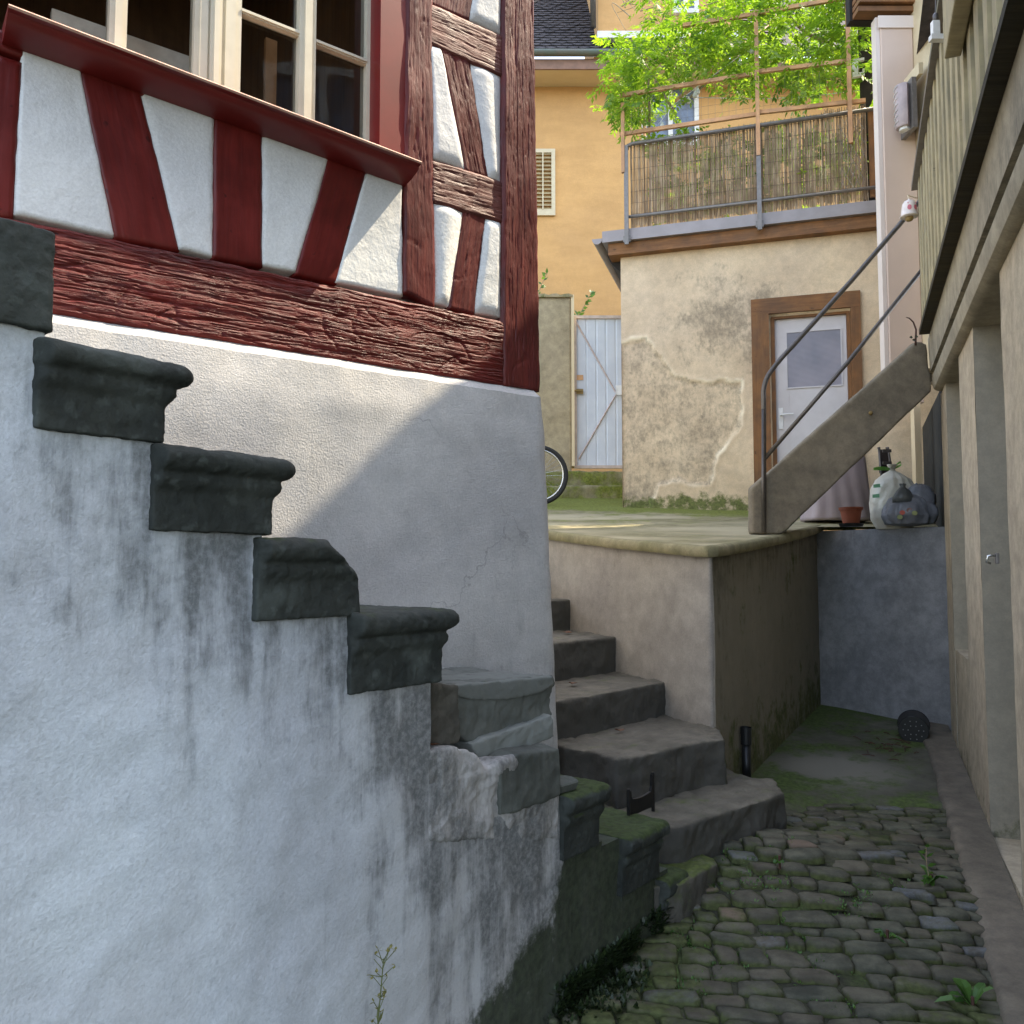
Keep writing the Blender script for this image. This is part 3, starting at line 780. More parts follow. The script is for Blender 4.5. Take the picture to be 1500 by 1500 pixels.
# step 5: broken tread, its nose sheared back to a grey fracture
def slab(name, pxs, n, nback, mat, sd, col, amp=.008, facet=.006, voxel=.0055, lean=0.0):
    f = []; 
    for x, y in pxs:
        t, z = SID.u(x, y, n); f.append(SID.w(t, n, z))
    bk = [p - SID.n * (n - nback) for p in f]
    return rough_block(name, bk, f, mat, stair, voxel, amp, sd, col, 1, facet)
nrm_c = lambda p, n: (.16 + .5 * max(0, nz(p.x * 5, p.y * 5, p.z * 8)), .12 * max(0, n.z), .25 + .6 * max(0, nz(p.x * 8, p.y * 8, p.z * 14)))
slab('tread_core', [(629, 1097), (676, 1090), (670, 1006), (629, 1001)], -.035, -.34, M['tread'], 3, lambda p, n: (.5 + .4 * nz(p.x * 6, p.y * 6, p.z * 6), .05, .5))
slab('broken_tread', [(672, 1078), (692, 1088), (809, 1049), (806, 1020), (814, 1002), (811, 990), (667, 1003)], -.09, -.62, M['fresh'], 5, nrm_c)['label'] = 'grey broken tread with sheared nose'
slab('nose_fragment', [(669, 1020), (700, 1027), (742, 1026), (792, 1016), (812, 1004), (810, 990), (668, 1003)], -.075, -.3, M['fresh'], 7, lambda p, n: (.05, 0, .55), .003, .002)
slab('stone_shard', [(690, 1090), (703, 1114), (768, 1100), (812, 1080), (809, 1046)], -.065, -.4, M['fresh'], 9, lambda p, n: (0, 0, 1.0), .006, .006)
slab('rubble_core', [(629, 1230), (818, 1230), (818, 1118), (770, 1104), (728, 1118), (712, 1128), (690, 1100), (660, 1096), (629, 1099)], .004, -.45, M['flank'], 11, lambda p, n: (.66 + .5 * nz(p.x * 9, p.y * 9, p.z * 3), .15 * max(0, n.z), 1.0), .009, .010)
lo = [SID.w(-.235, .016, Z(-.69)), SID.w(.060, .016, Z(-.69)), SID.w(.066, -.5, Z(-.69)), SID.w(-.235, -.5, Z(-.69))]
hi = [SID.w(-.235, .012, Z(-.555)), SID.w(-.15, .010, Z(-.53)), SID.w(.058, .012, Z(-.545)), SID.w(.066, -.5, Z(-.53)), SID.w(-.235, -.5, Z(-.53))]
lo.insert(1, SID.w(-.15, .016, Z(-.69)))
rough_block('tread', lo, hi, M['fresh'], stair, .008, .007, 5, lambda p, n: (.55 if n.z < .5 else .15, .1, .5 * max(0, nz(p.x * 10, p.y * 10, p.z * 10))))
def shard(cs, n, z, size, rot, sd, tilt=.4):
    c = SID.w(cs, n, Z(z)); m = Matrix.Rotation(rot, 3, 'Z') @ Matrix.Rotation(tilt, 3, 'X')
    rnd = random.Random(sd); k = 7; a = [];
    for i in range(k):
        an = i * 2 * math.pi / k; r = rnd.uniform(.6, 1.1)
        a.append(c + m @ V((size[0] * r * math.cos(an), size[1] * r * math.sin(an), -size[2] / 2)))
    b = [p + m @ V((rnd.uniform(-.01, .01), rnd.uniform(-.01, .01), size[2])) for p in a]
    mb = MB(); mb.prism(a, b); return mb.bevel(.004, 1)
for k, args in enumerate([(.0, -.10, -.522, (.07, .035, .03), .5, 5, .5), (.10, -.03, -.668, (.085, .04, .03), .8, 9, .3), (.09, -.10, -.60, (.07, .03, .025), .3, 12, 1.0)]):
    shard(*args).build('stone_shard', M['fresh'], stair)

# plaster flank in step panels, all one mesh, with grime running down under every tread
mb = MB()
edges = [(-2.3, -1.95, .57), (-1.95, -1.455, .402), (-1.455, -1.25, .236), (-1.25, -1.01, .07), (-1.01, -.760, -.108), (-.760, -.505, -.289), (-.505, -.23, -.545), (-.23, .065, -.687), (.065, .30, -.883), (.30, .42, -.90), (.42, .74, -1.088), (.74, .84, -1.30)]
def topz(s):
    for a, b, z in edges:
        if a <= s <= b: return z
    return -1.3
for a, b, z in edges:
    pl, pr = SID.w(a, 0, 0), SID.w(b, 0, 0); zg = ground(pl.y) - .25
    q = [SID.w(a, 0, zg), SID.w(b, 0, zg), SID.w(b, 0, Z(z)), SID.w(a, 0, Z(z))]
    nu, nv = max(2, int((b - a) / .0125)), max(2, int((Z(z) - zg) / .0125))
    def h(u, v, aa, bb):
        s = a + (b - a) * u; zz = zg + (Z(z) - zg) * v
        return .010 * fbm(s * 2.5, zz * 2.5, 1) + .004 * fbm(s * 11, zz * 11, 2) + .012 * sst(.25, 0, zz - ground(2.5)) * nz(s * 5, zz * 5)
    def at(u, v, p):
        s = a + (b - a) * u; d = topz(s) - (p.z - CZ); g = p.z - ground(p.y)
        run = .62 * sst(.62 + .55 * sst(-1.1, -.6, s), .0, d) * (.55 + .75 * max(0, .35 + nz(s * 8, p.z * .9, 7)) ) * (1.15 if s > -1.3 else .7)
        run += .32 * max(0, nz(s * 13, p.z * .7, 2)) * sst(1.0, .1, d)
        # grime beside each tread end
        for (x0, x1, zt_, zb_, kd) in STEPS:
            if s < x0 and s > x0 - .10 and p.z - CZ > zb_ - .5: run += .20 * sst(.10, 0, x0 - s) * sst(.5, 0, zb_ - (p.z - CZ))
        run = run * .85 + .26 * max(0, .15 + nz(s * 17, p.z * .5, 41)) * sst(-1.4, -.8, s) + .10 * sst(-1.0, -.1, s) + .30 * max(0, .1 + fbm(s * 3.5, p.z * 1.6, 5)) * sst(-1.7, -.7, s) + .18 * max(0, fbm(s * 16, p.z * 9, 8)) * sst(-1.6, -.9, s)
        run += .45 * sst(.75, .08, d) * sst(-2.2, -1.5, s) * sst(-1.0, -1.3, s) * max(0, .55 + fbm(s * 5, p.z * 1.6, 21))
        run *= sst(-2.6, -1.6, s) * .85 + .15
        wet = .95 * sst(.02, .12, s + .03 * nz(p.z * 7, 1) ) + .9 * sst(.30, .02, g + .05 * nz(s * 6, 3) - .16 * sst(-.45, .05, s)) * sst(-.75, -.2, s)
        return (min(1, run), min(1.2, wet * 1.15), min(.9, .75 * sst(-1.05, -.35, s) + .35 * sst(-2.0, -1.3, s) * max(0, fbm(s * 2, p.z * 1.2, 31)) ))
    mb.patch(q, nu, nv, h, SID.n, 0, at)
# ends and rear body
for (a, b, z), nx in zip(edges, edges[1:] + [None]):
    zlow = ground(2.2) - .25; zn = nx[2] if nx else -1.6
    mb.poly([SID.w(b, 0, Z(zn) - .02), SID.w(b, -.4, Z(zn) - .02), SID.w(b, -.4, Z(z)), SID.w(b, 0, Z(z))], (.6, 1.3 if a > -.3 else .1, 0))
    mb.poly([SID.w(a, 0, Z(z)), SID.w(b, 0, Z(z)), SID.w(b, -.4, Z(z)), SID.w(a, -.4, Z(z))], (.5, 1.3 if a > -.3 else .2, 0))
mb.build('plaster_flank', M['flank'], stair, smooth=True)

# ================================================================== STEPS UP TO THE TERRACE (right flight)
steps = thing('terrace_steps', (.6, 4.3, ground(4.3)), 'short flight of worn sandstone steps climbing to the mossy terrace', 'steps')
RI = V((-.68, -.733, 0))   # along the riser, towards the left
PE = V((-.46, .888, 0))    # up the flight
def step_poly(pr, L, dep): return [pr + RI * L, pr, pr + PE * dep, pr + RI * L + PE * dep]
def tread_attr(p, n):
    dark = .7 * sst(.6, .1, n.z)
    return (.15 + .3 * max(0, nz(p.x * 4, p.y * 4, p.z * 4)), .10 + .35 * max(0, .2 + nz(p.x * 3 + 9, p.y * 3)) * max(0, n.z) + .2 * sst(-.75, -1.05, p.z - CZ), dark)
cr = CHK.px(973, 999); dr = CHK.px(901, 932); er = CHK.px(834, 878)
for nm, pr, zt_, th in (('c', cr, cr.z, .27), ('d', dr, dr.z, .25), ('e', er, er.z, .25), ('f', er + PE * .5 + V((0, 0, .17)), er.z + .17, .25)):
    pr = V((pr.x, pr.y, 0)) - V((CHK.n.x, CHK.n.y, 0)) * .02
    pl = step_poly(pr, 1.15, .66)
    rough_block('step', [p + V((0, 0, zt_ - th)) for p in pl], [p + V((0, 0, zt_)) for p in pl], M['tread'], steps, .0105, .008, zt_ * 9, tread_attr, 1)
def zpoly(z, *px): return [onz(x, y, Z(z)) for x, y in px]
bz = -.79
top_ = zpoly(bz, (826, 1094), (866, 1100), (903, 1112), (940, 1107), (985, 1096), (1030, 1086), (1063, 1082), (1052, 1066), (1035, 1052)) + [V((.62, 4.72, Z(bz))), V((.05, 4.2, Z(bz)))]
bot_ = [V((p.x, p.y, Z(bz - .24))) + V((.0, -.01, 0)) for p in top_]
rough_block('step', bot_, top_, M['tread'], steps, .0105, .010, 2, tread_attr, 1)
az_ = -.99
top_ = [onz(x, y, Z(az_)) for x, y in ((900, 1195), (945, 1215), (997, 1210), (1060, 1190), (1118, 1172), (1150, 1160), (1132, 1141), (1090, 1136), (1052, 1120))] + [V((.55, 4.2, Z(az_))), V((.15, 3.7, Z(az_)))]
bot_ = [V((p.x, p.y, Z(az_ - .27))) for p in top_]
rough_block('step', bot_, top_, M['tread'], steps, .0105, .012, 6, lambda p, n: (tread_attr(p, n)[0], .25 * max(0, n.z) + .3 * max(0, nz(p.x * 4, p.y * 4)), tread_attr(p, n)[2]), 2)
cz_ = -1.125
top_ = [onz(x, y, Z(cz_)) for x, y in ((955, 1300), (1000, 1292), (1050, 1264), (1044, 1254), (1000, 1238), (960, 1228))]
rough_block('step', [V((p.x, p.y, Z(cz_ - .2))) for p in top_], top_, M['tread'], steps, .01, .008, 4, lambda p, n: (.2, .5 * max(0, n.z) + .3, .5 * sst(.6, .1, n.z)), 2)

# ================================================================== TERRACE WALL
tw = thing('terrace_wall', CHK.w(0, 0, ground(4.24)), 'rendered terrace retaining wall with a projecting stone coping, corner towards the alley', 'wall')
mb = MB(); rows = []
LF = 2.62
path = [('c', 2.4 - .05 * i) for i in range(48)] + [('k', i) for i in range(6)] + [('f', .05 * i) for i in range(0, 54)]
def tpath(it):
    r = .035
    if it[0] == 'c': t = max(it[1], r); return CHK.w(t, 0, 0), CHK.n
    if it[0] == 'f': t = max(it[1], r); return TRF.w(t, 0, 0), TRF.n
    a, b = CHK.w(r, 0, 0), TRF.w(r, 0, 0); k = it[1] / 5; cpt = CHK.p
    return (a * (1 - k) ** 2 + cpt * 2 * k * (1 - k) + b * k * k), (CHK.n * (1 - k) + TRF.n * k).normalized()
for j in range(61):
    v = j / 60; row = []
    for it in path:
        p, n = tpath(it); z0 = ground(min(p.y, 6)) - .15; z1 = terr(p.y) - .055
        z = z0 + (z1 - z0) * v; d = .006 * fbm(p.x * 2, p.y * 2, z * 2) + .002 * nz(p.x * 15, p.y * 15, z * 15)
        g = z - ground(p.y); on_f = it[0] == 'f'
        ms = (.16 + .3 * max(0, fbm(p.x * 3, p.y * 3, z * 1.5)) if on_f else 0) + .55 * sst(.55, .0, g + .1 * nz(p.x * 5, p.y * 5)) * (1 if on_f else .45)
        st = .38 * sst(.35, 0, z1 - z) * (1.0 if on_f else .5) + (.18 if on_f else .05) + .3 * max(0, nz(p.x * 8, p.y * 8, z * .6)) * (1 if on_f else .35)
        edge = it[0] == 'k' or (it[0] == 'c' and it[1] < .06)
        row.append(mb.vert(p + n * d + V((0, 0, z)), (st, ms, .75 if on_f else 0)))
    rows.append(row)
for a, b in zip(rows, rows[1:]):
    for i in range(len(path) - 1): mb.face((a[i], a[i + 1], b[i + 1], b[i]))
mb.build('rendered_face', M['render'], tw, smooth=True)
mb = MB(); rings = []
for it in path[::2]:
    p, n = tpath(it); zt = terr(p.y) + .004
    rings.append([p + n * o + V((0, 0, zt + dz + .004 * nz(p.x * 7, p.y * 7))) for o, dz in ((-.025, 0), (.018, .0), (.034, -.012), (.036, -.045), (.028, -.058), (-.025, -.06))])
mb.loft(rings); mb.c = [(.12 + .2 * max(0, nz(p[0] * 5, p[1] * 5)), .35 * max(0, .2 + nz(p[0] * 3, p[1] * 3)), 0) for p in mb.v]
mb.build('coping', M['terrace'], tw, autosmooth=50)

# end wall of the alley
we = thing('alley_end_wall', (2.5, 5.95, ground(6)), 'blue-grey rendered end wall closing the alley below the bin bags', 'wall')
E0, E1 = TRF.w(2.55, -.02, 0), V((2.93, 5.66, 0))
ed = (E1 - E0).normalized(); en = V((ed.y, -ed.x, 0))
mb = MB(); z0 = ground(6) - .2
zt0_, zt1_ = aty(1191, 778, E0.y).z, aty(1380, 771, E1.y).z
def at(u, v, p): return (.28 * sst(.25, 0, 1 - v) + .30 * sst(.1, 0, u) + .3 * max(0, nz(u * 3, v * 3, 2)) + .25 * sst(.2, 0, v), .25 * sst(.12, 0, v), 0)
mb.patch([E0 + V((0, 0, z0)), E1 + V((0, 0, z0)), E1 + V((0, 0, zt1_)), E0 + V((0, 0, zt0_))], 60, 80, lambda u, v, a, b: .008 * fbm(a * 2.5, b * 2.5, 3), en, 0, at)
mb.build('rendered_face', M['greywall'], we, smooth=True)
mb = MB(); bk = -en * .85
mb.poly([E0 + V((0, 0, zt0_)), E1 + V((0, 0, zt1_)), E1 + bk + V((0, 0, zt1_ + .03)), E0 + bk + V((0, 0, zt0_ + .03))], (.3, .5, 0))
mb.build('wall_top', M['terrace'], we)

# ================================================================== ARCADED HOUSE (right)
rh = thing('arcaded_house', RGT.w(0, 0, ground(4)), 'beige arcaded house with stone pillars, moulded fascia and a boarded balcony above', 'house')
SOF = aty(1366, 572, 5.4).z
def pillar(a0, a1, zb=None):
    mb = MB(); pa = RGT.w((a0 + a1) / 2, 0, 0); zb = ground(pa.y) - .2
    nu, nv = 14, 60
    for q, nn, side in (([RGT.w(a1, 0, zb), RGT.w(a0, 0, zb), RGT.w(a0, 0, SOF), RGT.w(a1, 0, SOF)], RGT.n, 0),
                  ([RGT.w(a1, -.5, zb), RGT.w(a1, 0, zb), RGT.w(a1, 0, SOF), RGT.w(a1, -.5, SOF)], RGT.t, 1),
                  ([RGT.w(a0, 0, zb), RGT.w(a0, -.5, zb), RGT.w(a0, -.5, SOF), RGT.w(a0, 0, SOF)], -RGT.t, 1)):
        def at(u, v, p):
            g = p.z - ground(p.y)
            return (.25 * sst(.5, 0, g) + .15 * max(0, nz(p.x * 6, p.y * 6, p.z)), .35 * sst(.35, 0, g), .55 * side)  # side faces greyer: jamb shade put into the colour
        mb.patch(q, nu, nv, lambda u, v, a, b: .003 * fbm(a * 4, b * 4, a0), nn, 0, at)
    return mb.build('pillar', M['arcade'], rh, smooth=False)
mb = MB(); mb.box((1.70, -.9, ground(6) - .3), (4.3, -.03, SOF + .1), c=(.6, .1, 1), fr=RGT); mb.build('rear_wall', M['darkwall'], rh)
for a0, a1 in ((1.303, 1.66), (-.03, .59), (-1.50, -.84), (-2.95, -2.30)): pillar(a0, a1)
# low walls with sills between the pillars, and the recessed panels
for a0, a1, sz in ((.59, 1.303, aty(1393, 951, 5.19).z), (-.84, -.03, aty(1436, 1226, 3.95).z), (-2.3, -1.5, Z(-.9))):
    mb = MB(); pm = RGT.w((a0 + a1) / 2, 0, 0); zb = ground(pm.y) - .25
    def at(u, v, p):
        g = p.z - ground(p.y); return (.3 * sst(.3, 0, g), .5 * sst(.35, 0, g + .1 * nz(p.x * 6, p.y * 6)), 0)
    mb.patch([RGT.w(a1, -.004, zb), RGT.w(a0, -.004, zb), RGT.w(a0, -.004, sz), RGT.w(a1, -.004, sz)], 20, 30, None, RGT.n, 0, at)
    mb.build('low_wall', M['arcade'], rh)
    mb = MB(); mb.box((a0 + .001, -.5, sz - .05), (a1 - .001, -.005, sz), c=(.1, .1, .1), fr=RGT); mb.build('sill', M['arcade'], rh)
mb = MB(); mb.box((-3.4, -.60, ground(1)), (1.66, -.42, SOF), c=(.2, .05, .6), fr=RGT); mb.build('recessed_wall', M['arcade'], rh)  # recess shade put into a greyer tone
# moulded fascia
mb = MB(); FA0, FA1 = -4.2, 1.56
prof = [(-.6, .0), (.0, .0), (.025, .003), (.046, .018), (.054, .05), (.056, .094), (.046, .103), (.008, .106), (.008, .126), (.064, .131), (.072, .345), (-.6, .345)]
rings = [[RGT.w(a, n_, SOF + z_) for n_, z_ in prof] for a in [FA0 + (FA1 - FA0) * k / 60 for k in range(61)]]
mb.loft(rings); mb.c = [((.5 if abs(V(p).z - SOF - .12) < .016 else .12 + .25 * max(0, nz(p[0] * 4, p[1] * 4, p[2] * 4))), 0, 0) for p in mb.v]  # groove tinted darker, its shade painted into the colour
mb.build('fascia', M['beam'], rh, autosmooth=35)
# balcony
bal0, bal1 = -4.2, 1.42
zb0 = SOF + .345
RN = .20
mb = MB(); mb.box((bal0, -1.0, zb0 + .002), (bal1 + .1, -.001, zb0 + .06), fr=RGT); mb.build('balcony_floor', M['darkrail'], rh)
rail = MB(); rail.box((bal0, .0, zb0 + .001), (bal1, .132, zb0 + .034), fr=RGT)
rl = rail.build('balcony_rail', M['darkrail'], rh)
a = bal1; k = 0; rnd = random.Random(5)
while a > -2.7:
    w = rnd.uniform(.085, .105)
    mb = MB(); n0 = .104 + (k % 2) * .016; z0 = zb0 + .035 + rnd.uniform(0, .008)
    q = [RGT.w(a, n0, z0), RGT.w(a - w + .006, n0, z0), RGT.w(a - w + .006, n0, zb0 + .95), RGT.w(a, n0, zb0 + .95)]
    mb.patch(q, 4, 30, lambda u, v, aa, bb: .002 * nz(aa * 3, bb * 8, k), RGT.n, .018, along='v')
    mb.build('balcony_board', M['board'], rh); a -= w; k += 1
mb = MB(); mb.box((bal0, .075, zb0 + .951), (bal1 + .015, .150, zb0 + .985), fr=RGT); mb.build('balcony_handrail', M['metal'], rh)
# upper storey wall and roof (outside the frame, it shades the alley)
EAVE = Z(4.04)
mb = MB(); mb.box((-6.5, -3.6, zb0), (1.95, -1.0, EAVE + .1), fr=RGT); mb.build('upper_wall', plain('brown_boarded_wall', (.24, .13, .065), .7, (.19, .10, .05), 5), rh)
for wa in (-4.6, -2.9, -1.2, .5):
    mb = MB(); z0_, z1_ = zb0 + .85, zb0 + 2.15; w_ = .07
    for q_ in (((wa, -.998, z0_), (wa + w_, -.955, z1_)), ((wa + .8, -.998, z0_), (wa + .8 + w_, -.955, z1_)), ((wa + w_, -.998, z0_), (wa + .8, -.955, z0_ + w_)), ((wa + w_, -.998, z1_ - w_), (wa + .8, -.955, z1_)), ((wa + .40, -.998, z0_ + w_), (wa + .47, -.958, z1_ - w_))): mb.box(*q_, fr=RGT)
    wf = mb.build('window', M['white'], rh)
    mb = MB(); mb.box((wa + .03, -.998, z0_ + .03), (wa + .84, -.985, z1_ - .03), fr=RGT); mb.build('pane', M['curtainblue'], wf)
mb = MB()
prof = [(.0, EAVE), (-.02, EAVE + .10), (-3.6, EAVE + 1.75), (-3.6, EAVE + 1.6), (-1.0, EAVE + .06)]
mb.loft([[RGT.w(a_, n_, z_) for n_, z_ in prof] for a_ in (-6.5, 4.6)]); mb.build('roof', M['roof'], rh)

# planter box hung on the balcony
pb = thing('planter_box', RGT.w(-.1, .25, zb0 + .8), 'long greenish planter box hung outside the balcony boards', 'planter')
c0 = RGT.u(1383, 88, .182)
mb = MB(); mb.box((-2.9, .124, c0[1]), (c0[0], .182, c0[1] + .24), fr=RGT)
mb = mb.bevel(.008, 2); mb.build('trough', M['board'], pb)
# pillar hook
hk = thing('wall_hook', RGT.w(-.80, 0, aty(1462, 818, 3.2).z), 'small pale metal bracket on the nearest arcade pillar', 'bracket')
hp = RGT.u(1463, 818, 0)
mb = MB(); mb.box((hp[0] - .02, 0.0, hp[1] - .022), (hp[0] + .02, .012, hp[1] + .022), fr=RGT); mb.bevel(.003, 2).build('plate', M['metal'], hk)
mb = MB(); mb.tube([RGT.w(hp[0] - .012, .012, hp[1] + .012), RGT.w(hp[0] - .012, .04, hp[1] + .01), RGT.w(hp[0] - .012, .045, hp[1] - .015), RGT.w(hp[0] - .012, .03, hp[1] - .02)], .005, 8); mb.build('clip', M['chrome'], hk, smooth=True)

# ================================================================== PINK CLAD BAY at the far end of the balcony
bay = thing('clad_bay', (3.1, 6.7, terr(6.7)), 'tall pinkish clad bay with a wall lamp beside the balcony', 'house bay')
by = 6.55
xl, xm, xr = aty(1297, 300, by).x, aty(1345, 300, by).x, aty(1345, 300, by).x + .9
zbt, ztp = aty(1300, 590, by).z, aty(1300, 24, by).z
mb = MB(); mb.box((xl, by, zbt), (xm, by + .10, ztp)); mb = mb.bevel(.006, 1); mb.build('cladding', M['pink'], bay)
mb = MB(); mb.box((xl - .034, by + .012, zbt + .02), (xl - .002, by + .09, ztp)); mb.build('corner_board', M['pinkwhite'], bay)
mb = MB(); mb.box((xl - .02, by - .012, ztp - .10), (xm + .02, by - .002, ztp)); mb.build('header_board', M['pinkwhite'], bay)
mb = MB(); mb.box((xm + .002, by - .35, zbt + .25), (xm + .12, by + .6, ztp + 1.2)); mb.build('door_frame', M['shutter'], bay)
mb = MB(); mb.box((xm + .122, by - .30, zbt + .25), (xr, by + .5, ztp + 1.2)); mb.build('white_panel', M['pinkwhite'], bay)
mb = MB(); mb.box((xl - .20, by + .1, ztp + .03), (xr, by + .18, ztp + .30)); mb.build('roof', M['dark'], bay)
for k in range(4):
    mb = MB(); mb.box((xl - .18, by - .02 - k * .03, ztp + .035 + k * .055), (xm + .1, by + .095, ztp + .075 + k * .055)); mb.build('roof_lath', M['wood'], bay)

lamp = thing('wall_lamp', aty(1322, 155, 6.4), 'rose-grey half-round louvred lamp on the clad bay', 'wall lamp')
lz0, lz1 = aty(1322, 186, 6.4).z, aty(1322, 124, 6.4).z; lx = aty(1322, 155, 6.4).x
mb = MB(); prof_ = []
def half(z, r): return [V((lx + .03 - r * math.cos(a_) * 1.0, 6.36 - r * math.sin(a_) * .9 + .06, z)) for a_ in [R(-80 + 20 * i) for i in range(9)]] + [V((lx + .06, 6.40, z))]
mb.loft([half(lz0, .070), half(lz0 + .01, .076), half(lz1 - .01, .076), half(lz1, .070)])
mb.build('louvre_shade', M['lampshade'], lamp, autosmooth=30)
for k in range(7):
    mb = MB(); zz = lz0 + .03 + (lz1 - lz0 - .06) * k / 6
    arc = [V((lx + .03 - .079 * math.cos(a_), 6.42 - .072 * math.sin(a_), zz + .014 * (i_ / 3))) for i_, a_ in enumerate([R(-30 + 18 * i) for i in range(4)])]
    mb.tube(arc, .0035, 5); mb.build('louvre', M['white'], lamp)
mb = MB(); mb.loft([half(lz0 - .02, .05), half(lz1 + .01, .05)]); mb.build('diffuser', M['bulb'], lamp)
mb = MB(); mb.box((lx + .05, 6.34, lz0 - .03), (lx + .085, by - .003, lz1 + .03)); mb.build('back_plate', M['metal'], lamp)
mb = MB(); mb.box((lx + .086, 6.30, lz1 + .03), (lx + .12, by - .003, lz1 + .12)); mb.build('junction_box', M['shutter'], lamp)

# ================================================================== CONCRETE STAIR TO THE BALCONY
cs = thing('concrete_stair', (1.6, 5.4, terr(5.4)), 'concrete stair rising from the terrace to the balcony with a tubular handrail', 'stair')
SY = 5.42
def S(px, py, y=SY): return aty(px, py, y)
def stringer(y0, y1):
    out = [(1101, 782), (1101, 714), (1124, 694), (1343, 500), (1357, 502), (1366, 572), (1158, 772), (1147, 782)]
    a = [S(x, y) for x, y in out]; a = [V((p.x, y0, p.z)) for p in a]; b = [V((p.x, y1, p.z)) for p in a]
    mb = MB(); mb.prism(a, b)
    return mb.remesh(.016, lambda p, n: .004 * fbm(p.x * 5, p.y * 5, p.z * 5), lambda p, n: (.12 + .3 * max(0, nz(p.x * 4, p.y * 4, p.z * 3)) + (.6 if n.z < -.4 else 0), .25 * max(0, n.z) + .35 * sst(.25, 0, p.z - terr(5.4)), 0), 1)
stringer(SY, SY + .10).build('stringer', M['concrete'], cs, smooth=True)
b0, b1 = S(1150, 760), S(1360, 545)
for k in range(7):
    u = (k + .5) / 7; p = b0 * (1 - u) + b1 * u
    mb = MB(); mb.box((p.x - .10, SY + .10, p.z + .03), (p.x + .14, SY + .55, p.z + .085)); mb.build('tread', M['concrete'], cs)
mb = MB(); q0, q1 = S(1150, 785), S(1366, 580)
mb.prism([V((q0.x, SY + .095, q0.z + .03)), V((q1.x, SY + .095, q1.z + .03)), V((q1.x, SY + .095, q1.z + .10)), V((q0.x, SY + .095, q0.z + .10))], [V((q0.x, SY + .5, q0.z + .03)), V((q1.x, SY + .5, q1.z + .03)), V((q1.x, SY + .5, q1.z + .10)), V((q0.x, SY + .5, q0.z + .10))]); mb.build('underside', M['darkwall'], cs)  # dark tone holds the shade beneath the stair
def smoothpath(pts, it=3):
    for _ in range(it):
        q = [pts[0]]
        for a, b in zip(pts, pts[1:]): q += [a * .75 + b * .25, a * .25 + b * .75]
        pts = q + [pts[-1]]
    return pts
hy = SY - .03
p0, p1 = S(1119, 780, hy), S(1119, 600, hy)
upper = [p0, p1] + smoothpath([p1, S(1118, 560, hy), S(1137, 533, hy), S(1160, 508, hy)], 3) + [S(1250, 408, hy), S(1340, 303, hy), S(1356, 285, hy)]
mb = MB(); mb.tube(upper, .0155, 12); mb.build('handrail', M['tube'], cs, smooth=True)
mb = MB(); mb.tube([S(1120, 672, hy), S(1240, 533, hy), S(1358, 386, hy)], .0135, 12); mb.build('knee_rail', M['tube'], cs, smooth=True)
p = S(1275, 605, SY)
mb = MB(); mb.lathe([(.003, 0), (.012, .002), (.013, .008), (.009, .014), (.003, .016)], (0, 0, 0), 12)
mb.v = [(p.x + a, SY - c + .002, p.z + b) for a, b, c in mb.v]; mb.build('anchor_bolt', M['ochre'], cs, smooth=True)

lp = thing('support_post', V((aty(1345, 700, 6.5).x, 6.5, terr(6.5))), 'thin cream post standing under the head of the concrete stair', 'post')
q_ = aty(1340, 700, 6.5).x; mb = MB(); mb.box((q_, 6.48, terr(6.5) - .05), (q_ + .05, 6.54, aty(1345, 585, 6.5).z)); mb.build('shaft', M['soffit'], lp)
# thin curled stem at the stair head
cst = thing('curled_stem', S(1341, 492), 'thin dark curled stem standing at the head of the concrete stair', 'plant')
mb = MB(); mb.tube([S(1341, 506), S(1342, 483), S(1338, 472), S(1332, 466), S(1327, 465)], [.007, .006, .005, .004, .002], 6); mb.build('stem', M['twig'], cst, smooth=True)
mb = MB()
for dx, dy in ((-6, -2), (2, -3), (-2, 2)):
    q = S(1341 + dx, 496 + dy, SY - .02); mb.poly([q + V((-.014, 0, 0)), q + V((0, 0, -.009)), q + V((.014, .01, 0)), q + V((0, 0, .011))], (.2, 0, 0))
mb.build('leaf', M['darkweed'], cst)

# ceramic bell hung on the rail end
bell = thing('ceramic_bell', S(1331, 318, 5.3), 'white ceramic bell with pink motifs hanging at the handrail top', 'bell')
bc = S(1332, 318, 5.28); h = .105
mb = MB(); mb.lathe([(.052, 0), (.056, .004), (.050, .012), (.046, .05), (.040, .085), (.028, .102), (.008, .106), (.005, .118)], bc, 28); mb.build('cup', M['bellwhite'], bell, smooth=True)
mb = MB(); mb.lathe([(.004, -.028), (.018, -.024), (.026, -.010), (.022, .004), (.006, .012)], bc, 18); mb.build('clapper', M['ochre'], bell, smooth=True)
for sx in (-.018, .020):
    mb = MB(); n_ = 18
    yy = lambda x: bc.y - math.sqrt(max(0, .0475 ** 2 - x * x)) - .0015
    ring = []
    for k in range(n_):
        a_ = k * 2 * math.pi / n_; x = sx + .0115 * math.cos(a_) ; z = .047 + .017 * math.sin(a_)
        ring.append((bc.x + x, yy(x), bc.z + z))
    mb.poly(ring); mb.build('pink_motif', M['bellpink'], bell)
for sx in (-.024, .026):
    mb = MB(); x = sx; yy0 = bc.y - math.sqrt(max(0, .046 ** 2 - x * x)) - .002
    mb.poly([(bc.x + x - .004, yy0, bc.z + .074), (bc.x + x + .004, yy0, bc.z + .074), (bc.x + x + .003, yy0 + .004, bc.z + .083), (bc.x + x - .003, yy0 + .004, bc.z + .083)]); mb.build('pink_motif', M['bellpink'], bell)
mb = MB(); mb.tube([bc + V((0, 0, .115)), bc + V((.004, .02, .15)), S(1350, 292, hy)], .003, 6); mb.build('cord', M['shutter'], bell)
